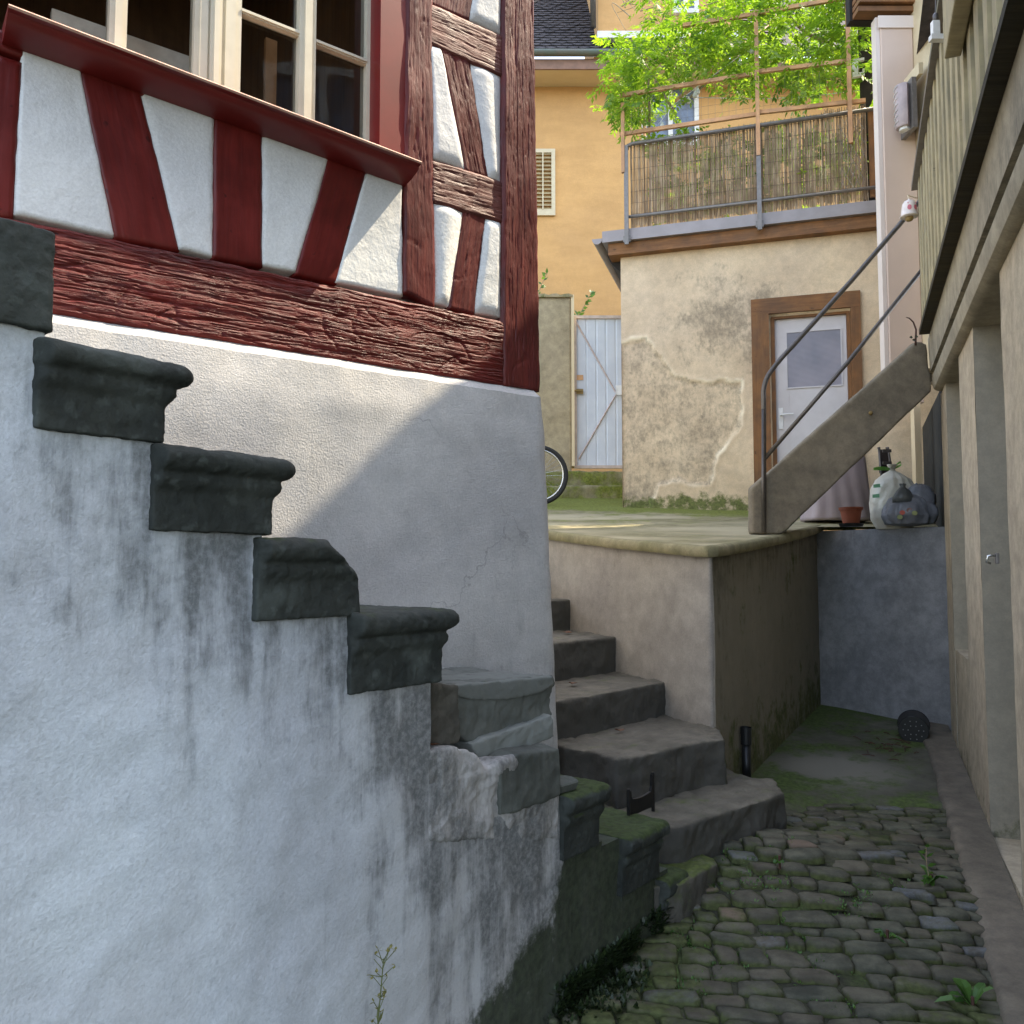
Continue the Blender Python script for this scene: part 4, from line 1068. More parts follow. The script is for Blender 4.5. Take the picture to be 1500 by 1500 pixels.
# awning bracket on the balcony end
ab = thing('awning_bracket', RGT.w(-.25, .28, zb0 + 1.0), 'small white bracket with a dark cap above the balcony handrail', 'bracket')
q = aty(1375, 45, 3.55)
mb = MB(); mb.box((q.x - .030, q.y, q.z - .035), (q.x + .03, q.y + .03, q.z - .012)); mb.box((q.x - .022, q.y + .002, q.z - .012), (q.x + .008, q.y + .026, q.z + .05)); mb.build('bracket_arm', M['white'], ab)
mb = MB(); mb.lathe([(.008, 0), (.012, .005), (.012, .03), (.006, .038)], (q.x - .004, q.y + .014, q.z + .05), 14); mb.build('cap', M['tube'], ab, smooth=True)
mb = MB(); mb.tube([V((q.x - .004, q.y + .014, q.z + .085)), V((q.x + .02, q.y + .02, q.z + .5))], .0025, 6); mb.build('wire', M['tube'], ab)

# ================================================================== SHED with roof terrace
shed = thing('shed', SHD.w(0, 0, terr(8.2)), 'rendered shed with flaking mouldy plaster below a roof terrace', 'shed')
SHT = SHD.u(1100, 330, 0)[1]
mb = MB(); L = 4.6; zb = terr(8.3) - .25
door_t0, door_t1 = SHD.u(1128, 560)[0], SHD.u(1252, 560)[0]; door_z = SHD.u(1190, 458)[1]
flake = [SHD.u(x, y) for x, y in ((905, 505), (925, 497), (945, 494), (958, 508), (972, 528), (990, 548), (1010, 556), (1040, 559), (1062, 556), (1087, 557), (1088, 590), (1086, 622), (1070, 645), (1052, 668), (1046, 690), (1041, 710), (1010, 711), (985, 704), (965, 712), (955, 735), (953, 765), (905, 765))]
def inside(pt, poly):
    c = False; x, y = pt
    for (x1, y1), (x2, y2) in zip(poly, poly[1:] + poly[:1]):
        if (y1 > y) != (y2 > y) and x < (x2 - x1) * (y - y1) / (y2 - y1) + x1: c = not c
    return c
def pdist(pt, poly):
    best = 9
    for (x1, y1), (x2, y2) in zip(poly, poly[1:] + poly[:1]):
        dx, dy = x2 - x1, y2 - y1; k = max(0, min(1, ((pt[0] - x1) * dx + (pt[1] - y1) * dy) / (dx * dx + dy * dy)))
        best = min(best, math.hypot(pt[0] - x1 - k * dx, pt[1] - y1 - k * dy))
    return best
nu, nv = 300, 150; ids = []
mould = SHD.u(1075, 470)
for j in range(nv + 1):
    row = []
    for i in range(nu + 1):
        t = L * i / nu; z = zb + (SHT - zb) * j / nv
        w = (t + .022 * nz(t * 9, z * 9, 2) + .012 * nz(t * 30, z * 30, 2), z + .022 * nz(t * 9, z * 9, 6) + .012 * nz(t * 30, z * 30, 4))
        ins = inside(w, flake); d = pdist(w, flake); dep = -.018 * sst(0, .03, d) if ins else .006 * sst(.05, 0, d)
        edge = sst(.028, .0, d) * max(0, min(1, .5 + 1.3 * nz(t * 6, z * 6, 8)))  # pale broken plaster edge, the light it catches painted in
        hid = door_t0 + .02 < t < door_t1 - .02 and z < door_z
        e2 = math.hypot((t - mould[0]) / .75, (z - mould[1]) / .5)
        st = .66 * sst(1.5, .1, e2 + .5 * fbm(t * 3, z * 3)) * (.4 if ins else 1) + .06 + .16 * max(0, nz(t * 3, z * 3, 5)) + (.47 if ins else 0) + .3 * sst(.35, 0, z - terr(8.2)) + .25 * sst(.25, .0, SHT - z) * max(0, nz(t * 5, 3))
        ms = .8 * sst(.22, .02, z - terr(8.2) + .12 * nz(t * 4, 7)) + (.22 * max(0, nz(t * 3, z * 3, 9)) if ins else 0)
        row.append(mb.vert(SHD.w(t, dep + .005 * fbm(t * 3, z * 3) - (.12 if hid else 0), z), (max(0, st), ms, edge * .9)))
    ids.append(row)
for j in range(nv):
    for i in range(nu): mb.face((ids[j][i], ids[j][i + 1], ids[j + 1][i + 1], ids[j + 1][i]))
mb.patch([SHD.w(0, -2.5, zb), SHD.w(0, 0, zb), SHD.w(0, 0, SHT), SHD.w(0, -2.5, SHT)], 10, 20, None, -SHD.t)
mb.build('wall', M['shed'], shed, smooth=True)
# door frame, door
def shbox(px0, py0, px1, py1, n0, n1): 
    a, b = SHD.u(px0, py0, n1), SHD.u(px1, py1, n1); return (min(a[0], b[0]), n0, min(a[1], b[1])), (max(a[0], b[0]), n1, max(a[1], b[1]))
dz0 = terr(8) - .02
def woodbar(mb, t0, t1, z0, z1, n0, n1, along):
    q = [SHD.w(t0, n1, z0), SHD.w(t1, n1, z0), SHD.w(t1, n1, z1), SHD.w(t0, n1, z1)]
    mb.patch(q, 8, 8, None, SHD.n, n1 - n0, along=along)
fo, fi, fr_, fe = SHD.u(1102, 560, .03)[0], SHD.u(1128, 560, .03)[0], SHD.u(1248, 540, .03)[0], SHD.u(1263, 540, .03)[0]
ztop, zin = SHD.u(1180, 432, .03)[1], SHD.u(1180, 455, .03)[1]
mb = MB(); woodbar(mb, fo, fi, dz0, zin, -.02, .03, 'v'); woodbar(mb, fr_, fe, dz0, zin, -.02, .03, 'v'); woodbar(mb, fo, fe, zin, ztop, -.02, .032, 'u')
mb.build('door_frame', M['doorwood'], shed)
mb = MB(); woodbar(mb, fi, fi + .05, dz0, zin, -.11, -.03, 'v'); woodbar(mb, fr_ - .03, fr_, dz0, zin, -.11, -.03, 'v'); woodbar(mb, fi, fr_, zin - .04, zin, -.11, -.028, 'u')
mb.build('door_rebate', M['doorwood'], shed)
mb = MB(); da, db = fi + .045, fr_ - .03
mb.box((da, -.105, dz0 + .01), (db, -.065, zin - .035), fr=SHD); mb = mb.bevel(.004, 1)
dr_ = mb.build('door', M['doorpaint'], shed)
g0, g1 = SHD.u(1154, 568, -.06), SHD.u(1231, 482, -.06)
mb = MB(); mb.box((g0[0], -.066, g0[1]), (g1[0], -.062, g1[1]), fr=SHD)
def ribglass():
    t = NT('ribbed_glass'); co = t.n('ShaderNodeTexCoord').outputs['Object']
    w = t.n('ShaderNodeTexWave', wave_type='BANDS', bands_direction='Z'); t.l(co, w.inputs['Vector']); w.inputs['Scale'].default_value = 28
    col = t.mix(t.ramp(t.noise(co, 3, 3), .3, .7), (.20, .20, .23), (.30, .28, .31))
    t.bsdf(col, .3, t.bump(w.outputs['Fac'], .4, .004), .5); return t.mat
M['ribglass'] = ribglass()
mb.build('glass_pane', M['ribglass'], dr_)
mb = MB()
for a_, b_, c_, d_ in ((g0[0] - .012, g0[1] - .012, g0[0], g1[1] + .012), (g1[0], g0[1] - .012, g1[0] + .012, g1[1] + .012), (g0[0], g1[1], g1[0], g1[1] + .012), (g0[0], g0[1] - .012, g1[0], g0[1])):
    mb.box((a_, -.0645, b_), (c_, -.055, d_), fr=SHD)
mb.box((da + .115, -.0645, dz0 + .03), (da + .122, -.061, g0[1] - .02), fr=SHD)
mb.build('glazing_bead', M['doorpaint'], dr_)
hh = SHD.u(1144, 610, -.06)
mb = MB(); mb.box((hh[0] - .02, -.064, hh[1] - .12), (hh[0] + .018, -.056, hh[1] + .08), fr=SHD); mb.tube([SHD.w(hh[0], -.056, hh[1] + .01), SHD.w(hh[0], -.015, hh[1] + .01), SHD.w(hh[0] + .02, -.008, hh[1] + .01), SHD.w(hh[0] + .11, -.008, hh[1] + .01)], .008, 8); mb.build('handle', M['white'], dr_)
# eaves: brown beam, grey sheet fascia, soffit, gutter end
tL = SHD.u(882, 350, .15)[0]
zf1, zf0 = SHD.u(1100, 314, .15)[1], SHD.u(1100, 331, .15)[1]
mb = MB(); woodbar(mb, tL + .05, 3.4, zf0 - .115, zf0 - .002, -.1, .10, 'u'); mb.build('eaves_beam', M['wood'], shed)
mb = MB(); mb.box((tL, -.2, zf0), (3.4, .15, zf1), fr=SHD); mb.build('sheet_fascia', M['fascia'], shed)
mb = MB(); mb.prism([SHD.w(tL + .04, -.1, zf0 - .13), SHD.w(.0, -.1, zf0 - .24), SHD.w(-.005, -.1, zf0 - .03), SHD.w(tL + .0, -.1, zf0 - .03)], [SHD.w(tL + .04, -2.4, zf0 - .13), SHD.w(.0, -2.4, zf0 - .24), SHD.w(-.005, -2.4, zf0 - .03), SHD.w(tL + .0, -2.4, zf0 - .03)]); mb.build('side_soffit', M['dark'], shed)
mb = MB(); mb.loft([[SHD.w(tL - .055 + .05 * math.cos(a_), n_, zf0 + .05 + .05 * math.sin(a_)) for a_ in [R(180 + 18 * i) for i in range(11)]] + [SHD.w(tL - .0, n_, zf0 + .055), SHD.w(tL - .11, n_, zf0 + .055)] for n_ in (.12, -2.4)]); mb.build('gutter', M['fascia'], shed)
mb = MB(); mb.box((tL + .1, -2.6, zf0 + .02), (3.4, -.21, zf1 - .02), fr=SHD); mb.build('roof', M['fascia'], shed)

# railing with reed screen
rg = thing('terrace_railing', SHD.w(1.2, .16, zf1), 'grey steel roof-terrace railing lined with chain-link at its right end', 'railing')
rn = .17
def sb(px, py, n=rn): 
    t, z = SHD.u(px, py, n); return SHD.w(t, n, z)
tA, zA = SHD.u(918, 207, rn); tB, zB = SHD.u(1290, 163, rn)
zTop = SHD.u(1110, 184, rn)[1]; zBot = SHD.u(1110, 295, rn)[1]; zFoot = SHD.u(1112, 338, rn)[1]
mb = MB(); mb.tube([SHD.w(tA, rn, zTop - .05), SHD.w(tA + .01, rn, zTop - .015), SHD.w(tA + .05, rn, zTop), SHD.w(3.0, rn, zTop)], .019, 10); mb.build('top_rail', M['metal'], rg, smooth=True)
mb = MB(); mb.tube([SHD.w(tA, rn, zBot), SHD.w(3.0, rn, zBot)], .015, 10); mb.build('bottom_rail', M['metal'], rg, smooth=True)
for px in (918, 1112):
    t = SHD.u(px, 280, rn)[0]; mb = MB(); mb.box((t - .02, rn + .016, zFoot), (t + .02, rn + .036, zTop - .02), fr=SHD); mb.build('post', M['metal'], rg)
    mb = MB(); mb.box((t - .035, .152, zFoot + .03), (t + .035, rn + .016, zFoot + .09), fr=SHD); mb.build('mounting_plate', M['metal'], rg)
# chain link at the right
mb = MB(); c0, c1 = SHD.u(1228, 230, rn)[0], SHD.u(1268, 230, rn)[0]; st = .06; z = zBot + .02
for k in range(-8, 10):
    for sgn in (1, -1):
        pts = []
        for i in range(14):
            zz = zBot + .01 + i * st * 1.1; tt = c0 + (k * st * 1.0) + sgn * i * st * .55
            if c0 <= tt <= c1 and zz < zTop - .02: pts.append(SHD.w(tt, rn + .03 + .004 * sgn, zz))
        if len(pts) > 1: mb.tube(pts, .0018, 4, cap=False)
mb.build('chain_link', M['metal'], rg)

mat_ = thing('reed_screen', SHD.w(1.2, .1, zBot), 'brown split-reed privacy screen fixed behind the roof-terrace railing', 'reed screen')
mb = MB(); rnd = random.Random(11); t = tA + .03
tE = SHD.u(1272, 230, rn)[0]
while t < tE:
    w = rnd.uniform(.003, .0065); n0 = rn - .035 + rnd.uniform(-.012, .006)
    z0 = zBot - .085 + rnd.uniform(-.045, .02); z1 = zTop + .02 + rnd.uniform(-.02, .035) + (.03 if t > 1.9 else 0)
    lean = rnd.uniform(-.012, .012); tw_ = rnd.uniform(-.8, .8); c = rnd.random() ** 1.3
    seg = 4; pr = None
    for s_ in range(seg + 1):
        zz = z0 + (z1 - z0) * s_ / seg; tt = t + lean * s_ / seg + rnd.uniform(-.002, .002)
        a_ = mb.vert(SHD.w(tt - w / 2, n0 - w * .3 * tw_, zz), (c, 0, 0)); m_ = mb.vert(SHD.w(tt, n0 + w * .4, zz), (c, 0, 0)); b_ = mb.vert(SHD.w(tt + w / 2, n0 + w * .3 * tw_, zz), (c, 0, 0))
        if pr: mb.face((pr[0], pr[1], m_, a_)); mb.face((pr[1], pr[2], b_, m_))
        pr = (a_, m_, b_)
    t += w * rnd.uniform(.45, 1.0)
mb.build('reed_stalks', M['reed'], mat_)
mb = MB()
for k in range(7):
    zz = zBot + .03 + k * (zTop - zBot - .05) / 6
    mb.tube([SHD.w(tA + .03 + i * .05, rn - .024, zz + .008 * nz(i * .7, k)) for i in range(int((tE - tA - .03) / .05))], .0013, 4)
mb.build('binding_wire', M['tube'], mat_)
bp = thing('board_panel', SHD.w(2.55, .1, zBot), 'reddish-brown upright boards closing the right end of the reed screen', 'board panel')
t = tE + .012
for k in range(3):
    mb = MB(); woodbar(mb, t, t + .055, zBot - .06, zTop + .02, .09, .115 + .006 * (k % 2), 'v'); mb.build('board', M['doorwood'], bp); t += .058

# pergola of battens
pg = thing('pergola', SHD.w(1.2, .2, zTop), 'pergola of pale wooden battens standing above the reed screen', 'pergola')
pn = .215
def post(px, y0, y1, w=.016, n=pn):
    t = SHD.u(px, (y0 + y1) / 2, n)[0]; za, zb_ = SHD.u(px, y1, n)[1], SHD.u(px, y0, n)[1]
    mb = MB(); woodbar(mb, t - w, t + w, za, zb_, n - .035, n, 'v'); mb.build('post', M['batten'], pg)
post(912, 150, 252); post(1109, 14, 227, .018); post(1243, -60, 209, .018)
def railp(pts, n=pn - .037, th=.018):
    mb = MB(); q = [SHD.w(*(lambda u: (u[0], n, u[1]))(SHD.u(x, y, n))) for x, y in pts]
    for a_, b_ in zip(q, q[1:]):
        dn = V((0, 0, th)); mb.patch([a_ - dn, b_ - dn, b_ + dn, a_ + dn], 6, 4, None, SHD.n, .03, along='u')
    mb.build('rail', M['batten'], pg)
railp([(908, 196), (1109, 166)]); railp([(1109, 164), (1240, 149)]); railp([(1240, 150), (1268, 146)], n=pn - .06)
railp([(908, 139), (1000, 124), (1109, 106)]); railp([(1109, 104), (1244, 88)])
railp([(1000, 36), (1109, 19)]); railp([(1109, 18), (1246, -6)])
# raking struts and rear posts
def strut(a_, b_, r=.02):
    mb = MB(); mb.tube([a_, b_], r, 4); mb.build('strut', M['batten'], pg)
def shp(px, py, n): t, z = SHD.u(px, py, n); return SHD.w(t, n, z)
strut(shp(952, 104, -.1), shp(1022, 42, -.9)); strut(shp(990, 148, -.15), shp(1092, 62, -.9)); strut(shp(1070, 92, -.3), shp(1150, 12, -1.2)); strut(shp(944, 200, -1.0), shp(944, 105, -1.0), .02)
strut(shp(1272, 150, -.3), shp(1255, 98, -.3), .02)

# wisteria: pinnate leaves through the canopy, woody branches
vine = thing('wisteria', SHD.w(2.4, -.6, zf1), 'bright green wisteria sprawling over the pergola battens', 'climbing plant')
mb = MB(); rnd = random.Random(21)
def leaflet(mb, base, d, side, L, w, c):
    tip = base + d * L; mid = base + d * L * .45
    i = [mb.vert(base, c), mb.vert(mid + side * w, c), mb.vert(tip, c), mb.vert(mid - side * w, c)]; mb.face(i)
def compound(mb, p, d, L, rnd, n=5):
    side = d.cross(V((rnd.uniform(-.4, .4), rnd.uniform(-.4, .4), 1))).normalized(); up = side.cross(d).normalized()
    sh = rnd.random()
    for k in range(n):
        u = (k + 1) / n; b = p + d * L * u + V((0, 0, -.18 * L * u * u))
        for sg in (1, -1):
            dd = (side * sg * .8 + d * .6 + V((0, 0, -.35)) + up * rnd.uniform(-.25, .25)).normalized()
            c = (min(1, max(0, sh * .6 + rnd.uniform(0, .4))), 0, 0)
            leaflet(mb, b, dd, (dd.cross(up) + V((rnd.uniform(-.3, .3), 0, rnd.uniform(-.3, .3)))).normalized(), rnd.uniform(.05, .085), rnd.uniform(.011, .017), c)
    leaflet(mb, p + d * L, (d + V((0, 0, -.5))).normalized(), side, .075, .015, (sh, 0, 0))
def dens(px, py):
    # foliage density as seen on the pergola face
    lower = 75 + 40 * sst(1000, 1090, px) + 25 * math.sin(px * .05) + 40 * sst(1090, 1200, px) + 14 * sst(1100, 1150, px)
    if px < 1010: lower = 185 - 30 * abs(px - 925) / 85
    if px > 1060: lower = 128 + 24 * math.sin(px * .06)
    up = 8 + (900 + 40 - px) * .9 if px < 940 else -80
    if px < 905: up = max(up, 55)
    k = 1.0 if up < py < lower else 0.0
    hole = nz(px * .018, py * .018, 4) > .22
    if hole and px < 1110: k *= .12
    if px < 905: k *= .8
    if 940 < px < 1090 and 100 < py < lower: k *= .55
    return k
cnt = 0; tries = 0
while cnt < 1700 and tries < 45000:
    tries += 1
    t, n, z = rnd.uniform(-.32, 2.75), rnd.choice((.26, .1, -.2, -.5, -.9, -1.4)) + rnd.uniform(-.15, .15), rnd.uniform(zTop - .05, zTop + 1.75)
    p = SHD.w(t, n, z); px, py = proj(p)
    if n > .15 and not (px < 960 or rnd.random() < .35): continue
    if px > 1288 or px < 890 or (px < 915 and n > -.1 and py > 150) or rnd.random() > dens(px, py): continue
    d = V((rnd.uniform(-1, 1), rnd.uniform(-1, .6), rnd.uniform(-.75, .25))).normalized()
    compound(mb, p, d, rnd.uniform(.12, .22), rnd); cnt += 1
# leaves behind the reeds and bushes along the terrace edge
for k in range(420):
    t = rnd.uniform(.25, 2.3); p = SHD.w(t, rnd.uniform(-.5, .0), rnd.uniform(zBot + .1, zTop + (.22 if t < .75 else .02)))
    d = V((rnd.uniform(-1, 1), rnd.uniform(-1, .4), rnd.uniform(-.3, .9))).normalized(); compound(mb, p, d, rnd.uniform(.1, .18), rnd)
mb.build('foliage', M['leaf'], vine)
mb = MB()
def limb(pts, r0, r1):
    pts = smoothpath([V(p) for p in pts], 2); mb.tube(pts, [r0 + (r1 - r0) * i / (len(pts) - 1) for i in range(len(pts))], 7)
limb([shp(1290, 120, -.5), shp(1262, 96, -.45), shp(1215, 62, -.4), shp(1180, 50, -.4), shp(1155, 22, -.4)], .028, .012)
limb([shp(1262, 96, -.45), shp(1240, 60, -.5), shp(1205, 52, -.5), shp(1170, 20, -.6)], .018, .006)
limb([shp(1264, 130, -.5), shp(1275, 70, -.5), shp(1285, 20, -.5)], .02, .008)
limb([shp(950, 205, -.3), shp(952, 160, -.25), shp(948, 105, -.2), shp(985, 60, -.4)], .018, .006)
limb([shp(985, 160, -.2), shp(962, 120, -.2), shp(950, 100, -.2), shp(925, 60, -.1)], .016, .005)
limb([shp(1000, 152, -.2), shp(1060, 100, -.4), shp(1105, 60, -.6)], .015, .005)
for k in range(26):
    x, y = rnd.uniform(905, 1270), rnd.uniform(0, 90); n = rnd.uniform(-.9, 0)
    limb([shp(x, y, n), shp(x + rnd.uniform(-40, 40), y + rnd.uniform(-30, 25), n - .1), shp(x + rnd.uniform(-70, 70), y + rnd.uniform(-40, 30), n)], .006, .002)
mb.build('branches', M['branch'], vine, smooth=True)

# string of clear bulbs and a washing line
sl = thing('string_lights', shp(1050, 130, -.1), 'string of clear round bulbs slung under the wisteria', 'string lights')
bulbs = [(1018, 140), (1009, 148), (1022, 135), (1084, 92), (1101, 75), (970, 185), (1112, 60)]
mb = MB(); mb.tube(smoothpath([shp(x, y - 6, -.08) for x, y in ((965, 188), (985, 160), (1010, 142), (1040, 120), (1084, 88), (1101, 70), (1118, 50))], 2), .003, 5); mb.build('cable', M['white'], sl)
for x, y in bulbs:
    c = shp(x, y, -.06); mb = MB(); mb.lathe([(.004, -.026), (.018, -.018), (.024, 0), (.018, .018), (.010, .028), (.009, .042)], c, 12); mb.build('bulb', M['bulb'], sl, smooth=True)
wl = MB(); wl.tube([shp(x, y, -.35) for x, y in ((975, 140), (1030, 143), (1110, 145), (1180, 142), (1262, 132))], .004, 5)
tag(wl.build('washing_line', M['white']), 'thin white washing line strung behind the pergola battens', 'washing line')
# wire mesh between the batten rails
wm = MB()
for k in range(32):
    x = 915 + k * 10.2; wm.tube([shp(x, 139 - (x - 912) * .16, pn - .07), shp(x, 197 - (x - 912) * .15, pn - .07)], .0011, 3, cap=False)
for k in range(4): wm.tube([shp(912, 150 + k * 12, pn - .07), shp(1240, 98 + k * 13, pn - .07)], .0011, 3, cap=False)
tag(wm.build('wire_mesh', M['metal']), 'fine wire mesh stretched between the two lower pergola rails', 'wire mesh')
# white brackets on the dark eaves post
for k, (x0, y0, x1, y1, lab) in enumerate(((1243, 6, 1261, 36, 'upper of two white square brackets by the pergola post'), (1249, 84, 1266, 113, 'lower of two white square brackets by the pergola post'))):
    a_, b_ = SHD.u(x0, y1, .0), SHD.u(x1, y0, .0); mb = MB(); w = .022
    mb.box((a_[0], -.03, a_[1]), (a_[0] + .05, .0, b_[1]), fr=SHD); mb.box((a_[0] + .05, -.03, a_[1]), (b_[0], .0, a_[1] + w * 1.6), fr=SHD); mb.box((a_[0] + .05, -.03, b_[1] - w), (b_[0], .0, b_[1]), fr=SHD); mb.box((b_[0] - w * .8, -.03, a_[1] + w * 1.6), (b_[0], .0, a_[1] + w * 3), fr=SHD)
    tag(mb.build('wall_bracket', M['white']), lab, 'bracket', 'white brackets by the pergola post')
ep = thing('eaves_post', shp(1272, 100, -.1), 'dark weathered post under the bay roof beside the pergola', 'post')
a_, b_ = SHD.u(1262, 170, -.1), SHD.u(1274, -20, -.1)
mb = MB(); mb.box((a_[0], -.2, zf1 - .05), (b_[0], -.1, b_[1]), fr=SHD); mb.build('shaft', M['dark'], ep)
mb = MB(); mb.box((b_[0] + .002, -.22, zTop - .1), (b_[0] + .14, -.12, b_[1]), fr=SHD); mb.build('lining_board', M['pink'], ep)

# ================================================================== YELLOW HOUSE behind
yh = thing('ochre_house', (2, 13, terr(10)), 'ochre rendered house with dark tiled roof, dormer and louvred shutter', 'house')
Y0 = 13.0
def yp(px, py, y=Y0): return aty(px, py, y)
zE = yp(800, 125).z
mb = MB(); mb.patch([V((-6, Y0, 0)), V((9, Y0, 0)), V((9, Y0, zE)), V((-6, Y0, zE))], 60, 40, lambda u, v, a, b: .01 * fbm(a, b), V((0, -1, 0)), 0)
mb.build('wall', M['yellow'], yh, smooth=True)
z2, z3, z4 = yp(800, 103, Y0 - .5).z, yp(800, 88, Y0 - .5).z, yp(800, 77, Y0 - .55).z
mb = MB(); mb.prism([V((-6, Y0 - .02, zE)), V((-6, Y0 - .5, z2)), V((-6, Y0 - .5, z2 + .03)), V((-6, Y0, z2 + .03))], [V((9, Y0 - .02, zE)), V((9, Y0 - .5, z2)), V((9, Y0 - .5, z2 + .03)), V((9, Y0, z2 + .03))]); mb.build('eaves_soffit', M['soffit'], yh)
mb = MB(); mb.box((-6, Y0 - .53, z2 + .002), (9, Y0 - .502, z3)); mb.build('eaves_board', M['eave'], yh)
mb = MB(); mb.loft([[V((x, Y0 - .6 + .07 * math.cos(a_), z3 + .075 + .075 * math.sin(a_))) for a_ in [R(180 + 20 * i) for i in range(10)]] for x in (-6, 9)], cap=False, closed=True); mb.build('gutter', M['gutter'], yh, smooth=True)
mb = MB(); ry, rz = Y0 - .55, z3 + .05; rnd = random.Random(2)
nr = 26; pitch = R(48); step = .135
for r_ in range(nr):
    x = -2.0 + (.085 if r_ % 2 else 0)
    while x < 4.2:
        w = .168; dz = rnd.uniform(-.006, .006)
        y_a, z_a = ry + math.cos(pitch) * step * r_, rz + math.sin(pitch) * step * r_ + dz
        nx = V((0, -math.sin(pitch), math.cos(pitch)))
        top = V((0, math.cos(pitch), math.sin(pitch)))
        b0 = V((x, y_a, z_a)) + nx * .028
        pts = [b0 + V((w * .02, 0, 0)) + top * .02, b0 + V((w * .25, 0, 0)), b0 + V((w * .5, 0, 0)) - top * .012, b0 + V((w * .75, 0, 0)), b0 + V((w * .98, 0, 0)) + top * .02]
        up_ = [V((p.x, 0, 0)) + V((0, y_a, z_a)) + top * (step * 1.15) + nx * .004 for p in pts]
        c = (rnd.uniform(0, .35), 0, 0)
        i1 = [mb.vert(p, c) for p in pts]; i2 = [mb.vert(p, c) for p in up_]; i3 = [mb.vert(p - nx * .018, (.9, 0, 0)) for p in pts]
        for k in range(4): mb.face((i1[k], i1[k + 1], i2[k + 1], i2[k])); mb.face((i3[k], i3[k + 1], i1[k + 1], i1[k]))
        x += w
mb.poly([V((-6, ry, rz)), V((9, ry, rz)), V((9, ry + math.cos(pitch) * 4, rz + math.sin(pitch) * 4)), V((-6, ry + math.cos(pitch) * 4, rz + math.sin(pitch) * 4))], (.5, 0, 0))
mb.build('roof', M['roof'], yh)
# dormer with pale sill and downpipe
dx0, dx1 = yp(876, 20, 12.6).x, yp(1075, 20, 12.6).x; dzb = yp(876, 46, 12.6).z
mb = MB(); mb.box((dx0, 12.6, dzb), (dx1, 15, dzb + 3)); mb.build('dormer', M['yellow'], yh)
mb = MB(); mb.box((dx0 - .02, 12.52, yp(876, 55, 12.52).z), (dx1 + .05, 12.65, yp(876, 45, 12.52).z)); mb.build('dormer_sill', M['pale'], yh)
q = yp(869, 40, 12.5); mb = MB(); mb.tube([q, q + V((0, 0, 1.8))], .045, 10); mb.build('downpipe', M['tube'], yh, smooth=True)
def window(px0, py0, px1, py1, y):
    a_, b_ = yp(px0, py1, y), yp(px1, py0, y); mb = MB(); w = .07
    mb.box((a_.x, y - .06, a_.z), (a_.x + w, y + .02, b_.z)); mb.box((b_.x - w, y - .06, a_.z), (b_.x, y + .02, b_.z)); mb.box((a_.x + w, y - .06, b_.z - w), (b_.x - w, y + .02, b_.z)); mb.box((a_.x + w, y - .06, a_.z), (b_.x - w, y + .02, a_.z + w)); mb.box(((a_.x + b_.x) / 2 - w / 2, y - .055, a_.z + w), ((a_.x + b_.x) / 2 + w / 2, y + .02, b_.z - w))
    fr = mb.build('window', M['pale'], yh)
    mb = MB(); mb.poly([V((a_.x, y - .02, a_.z)), V((b_.x, y - .02, a_.z)), V((b_.x, y - .02, b_.z)), V((a_.x, y - .02, b_.z))]); mb.build('pane', M['curtainblue'], fr)
window(940, 122, 1022, 215, Y0 - .01); window(985, -40, 1022, 22, 12.59)
# louvred shutter
a_, b_ = yp(779, 317), yp(813, 220); mb = MB(); w = .06; y = Y0 - .05
x0 = a_.x - .30
for bx_ in (((x0, y, a_.z), (x0 + w, y + .04, b_.z)), ((b_.x - w, y, a_.z), (b_.x, y + .04, b_.z)), ((x0 + w, y, b_.z - w), (b_.x - w, y + .04, b_.z)), ((x0 + w, y, a_.z), (b_.x - w, y + .04, a_.z + w * 1.6)), (((a_.x + b_.x) / 2 - .02, y, a_.z + .09), ((a_.x + b_.x) / 2 + .0, y + .03, b_.z - w))): mb.box(*bx_)
sh_ = mb.build('shutter', M['shutter'], yh)
mb = MB(); ns = 15
for k in range(ns):
    z = a_.z + .11 + (b_.z - a_.z - .18) * k / (ns - 1); mb.prism([V((x0 + w, y + .005, z - .022)), V((b_.x - w, y + .005, z - .022)), V((b_.x - w, y + .035, z + .018)), V((x0 + w, y + .035, z + .018))], [V((x0 + w, y + .005, z - .016)), V((b_.x - w, y + .005, z - .016)), V((b_.x - w, y + .035, z + .024)), V((x0 + w, y + .035, z + .024))])
mb.build('louvre_slats', M['shutterslat'], sh_)
q = yp(780, 322); mb = MB(); mb.box((q.x - .05, Y0 - .06, q.z - .06), (q.x + .04, Y0 - .002, q.z + .02)); mb.build('shutter_stay', M['white'], yh)

# ================================================================== GARDEN WALL, GATE, GARDEN STEPS
GY = 9.75
gw = thing('garden_wall', (.3, GY, terr(GY)), 'beige rendered garden wall with wavy tiled top left of the white gate', 'wall')
x1 = aty(837, 600, GY).x; zt = aty(800, 436, GY).z
mb = MB(); mb.patch([V((-3, GY, terr(GY) - .3)), V((x1, GY, terr(GY) - .3)), V((x1, GY, zt)), V((-3, GY, zt))], 120, 80, lambda u, v, a, b: .008 * fbm(a * 3, b * 3), V((0, -1, 0)), .22, lambda u, v, p: (.4 * sst(.3, 0, zt - p.z) * (.5 + nz(p.x * 12, p.z)), .4 * sst(.5, 0, p.z - terr(GY)) + .5 * sst(.12, 0, zt - p.z) * max(0, .2 + nz(p.x * 9, 2)), 0))
mb.build('wall_face', M['gwall'], gw, smooth=True)
mb = MB(); rings = []
for k in range(80):
    x = -3 + (x1 + 3.02) * k / 79; h = .02 * abs(math.sin(x * 22)) + .01
    rings.append([V((x, GY - .03, zt)), V((x, GY - .035, zt + h + .01)), V((x, GY + .1, zt + h + .035)), V((x, GY + .26, zt + h)), V((x, GY + .26, zt))])
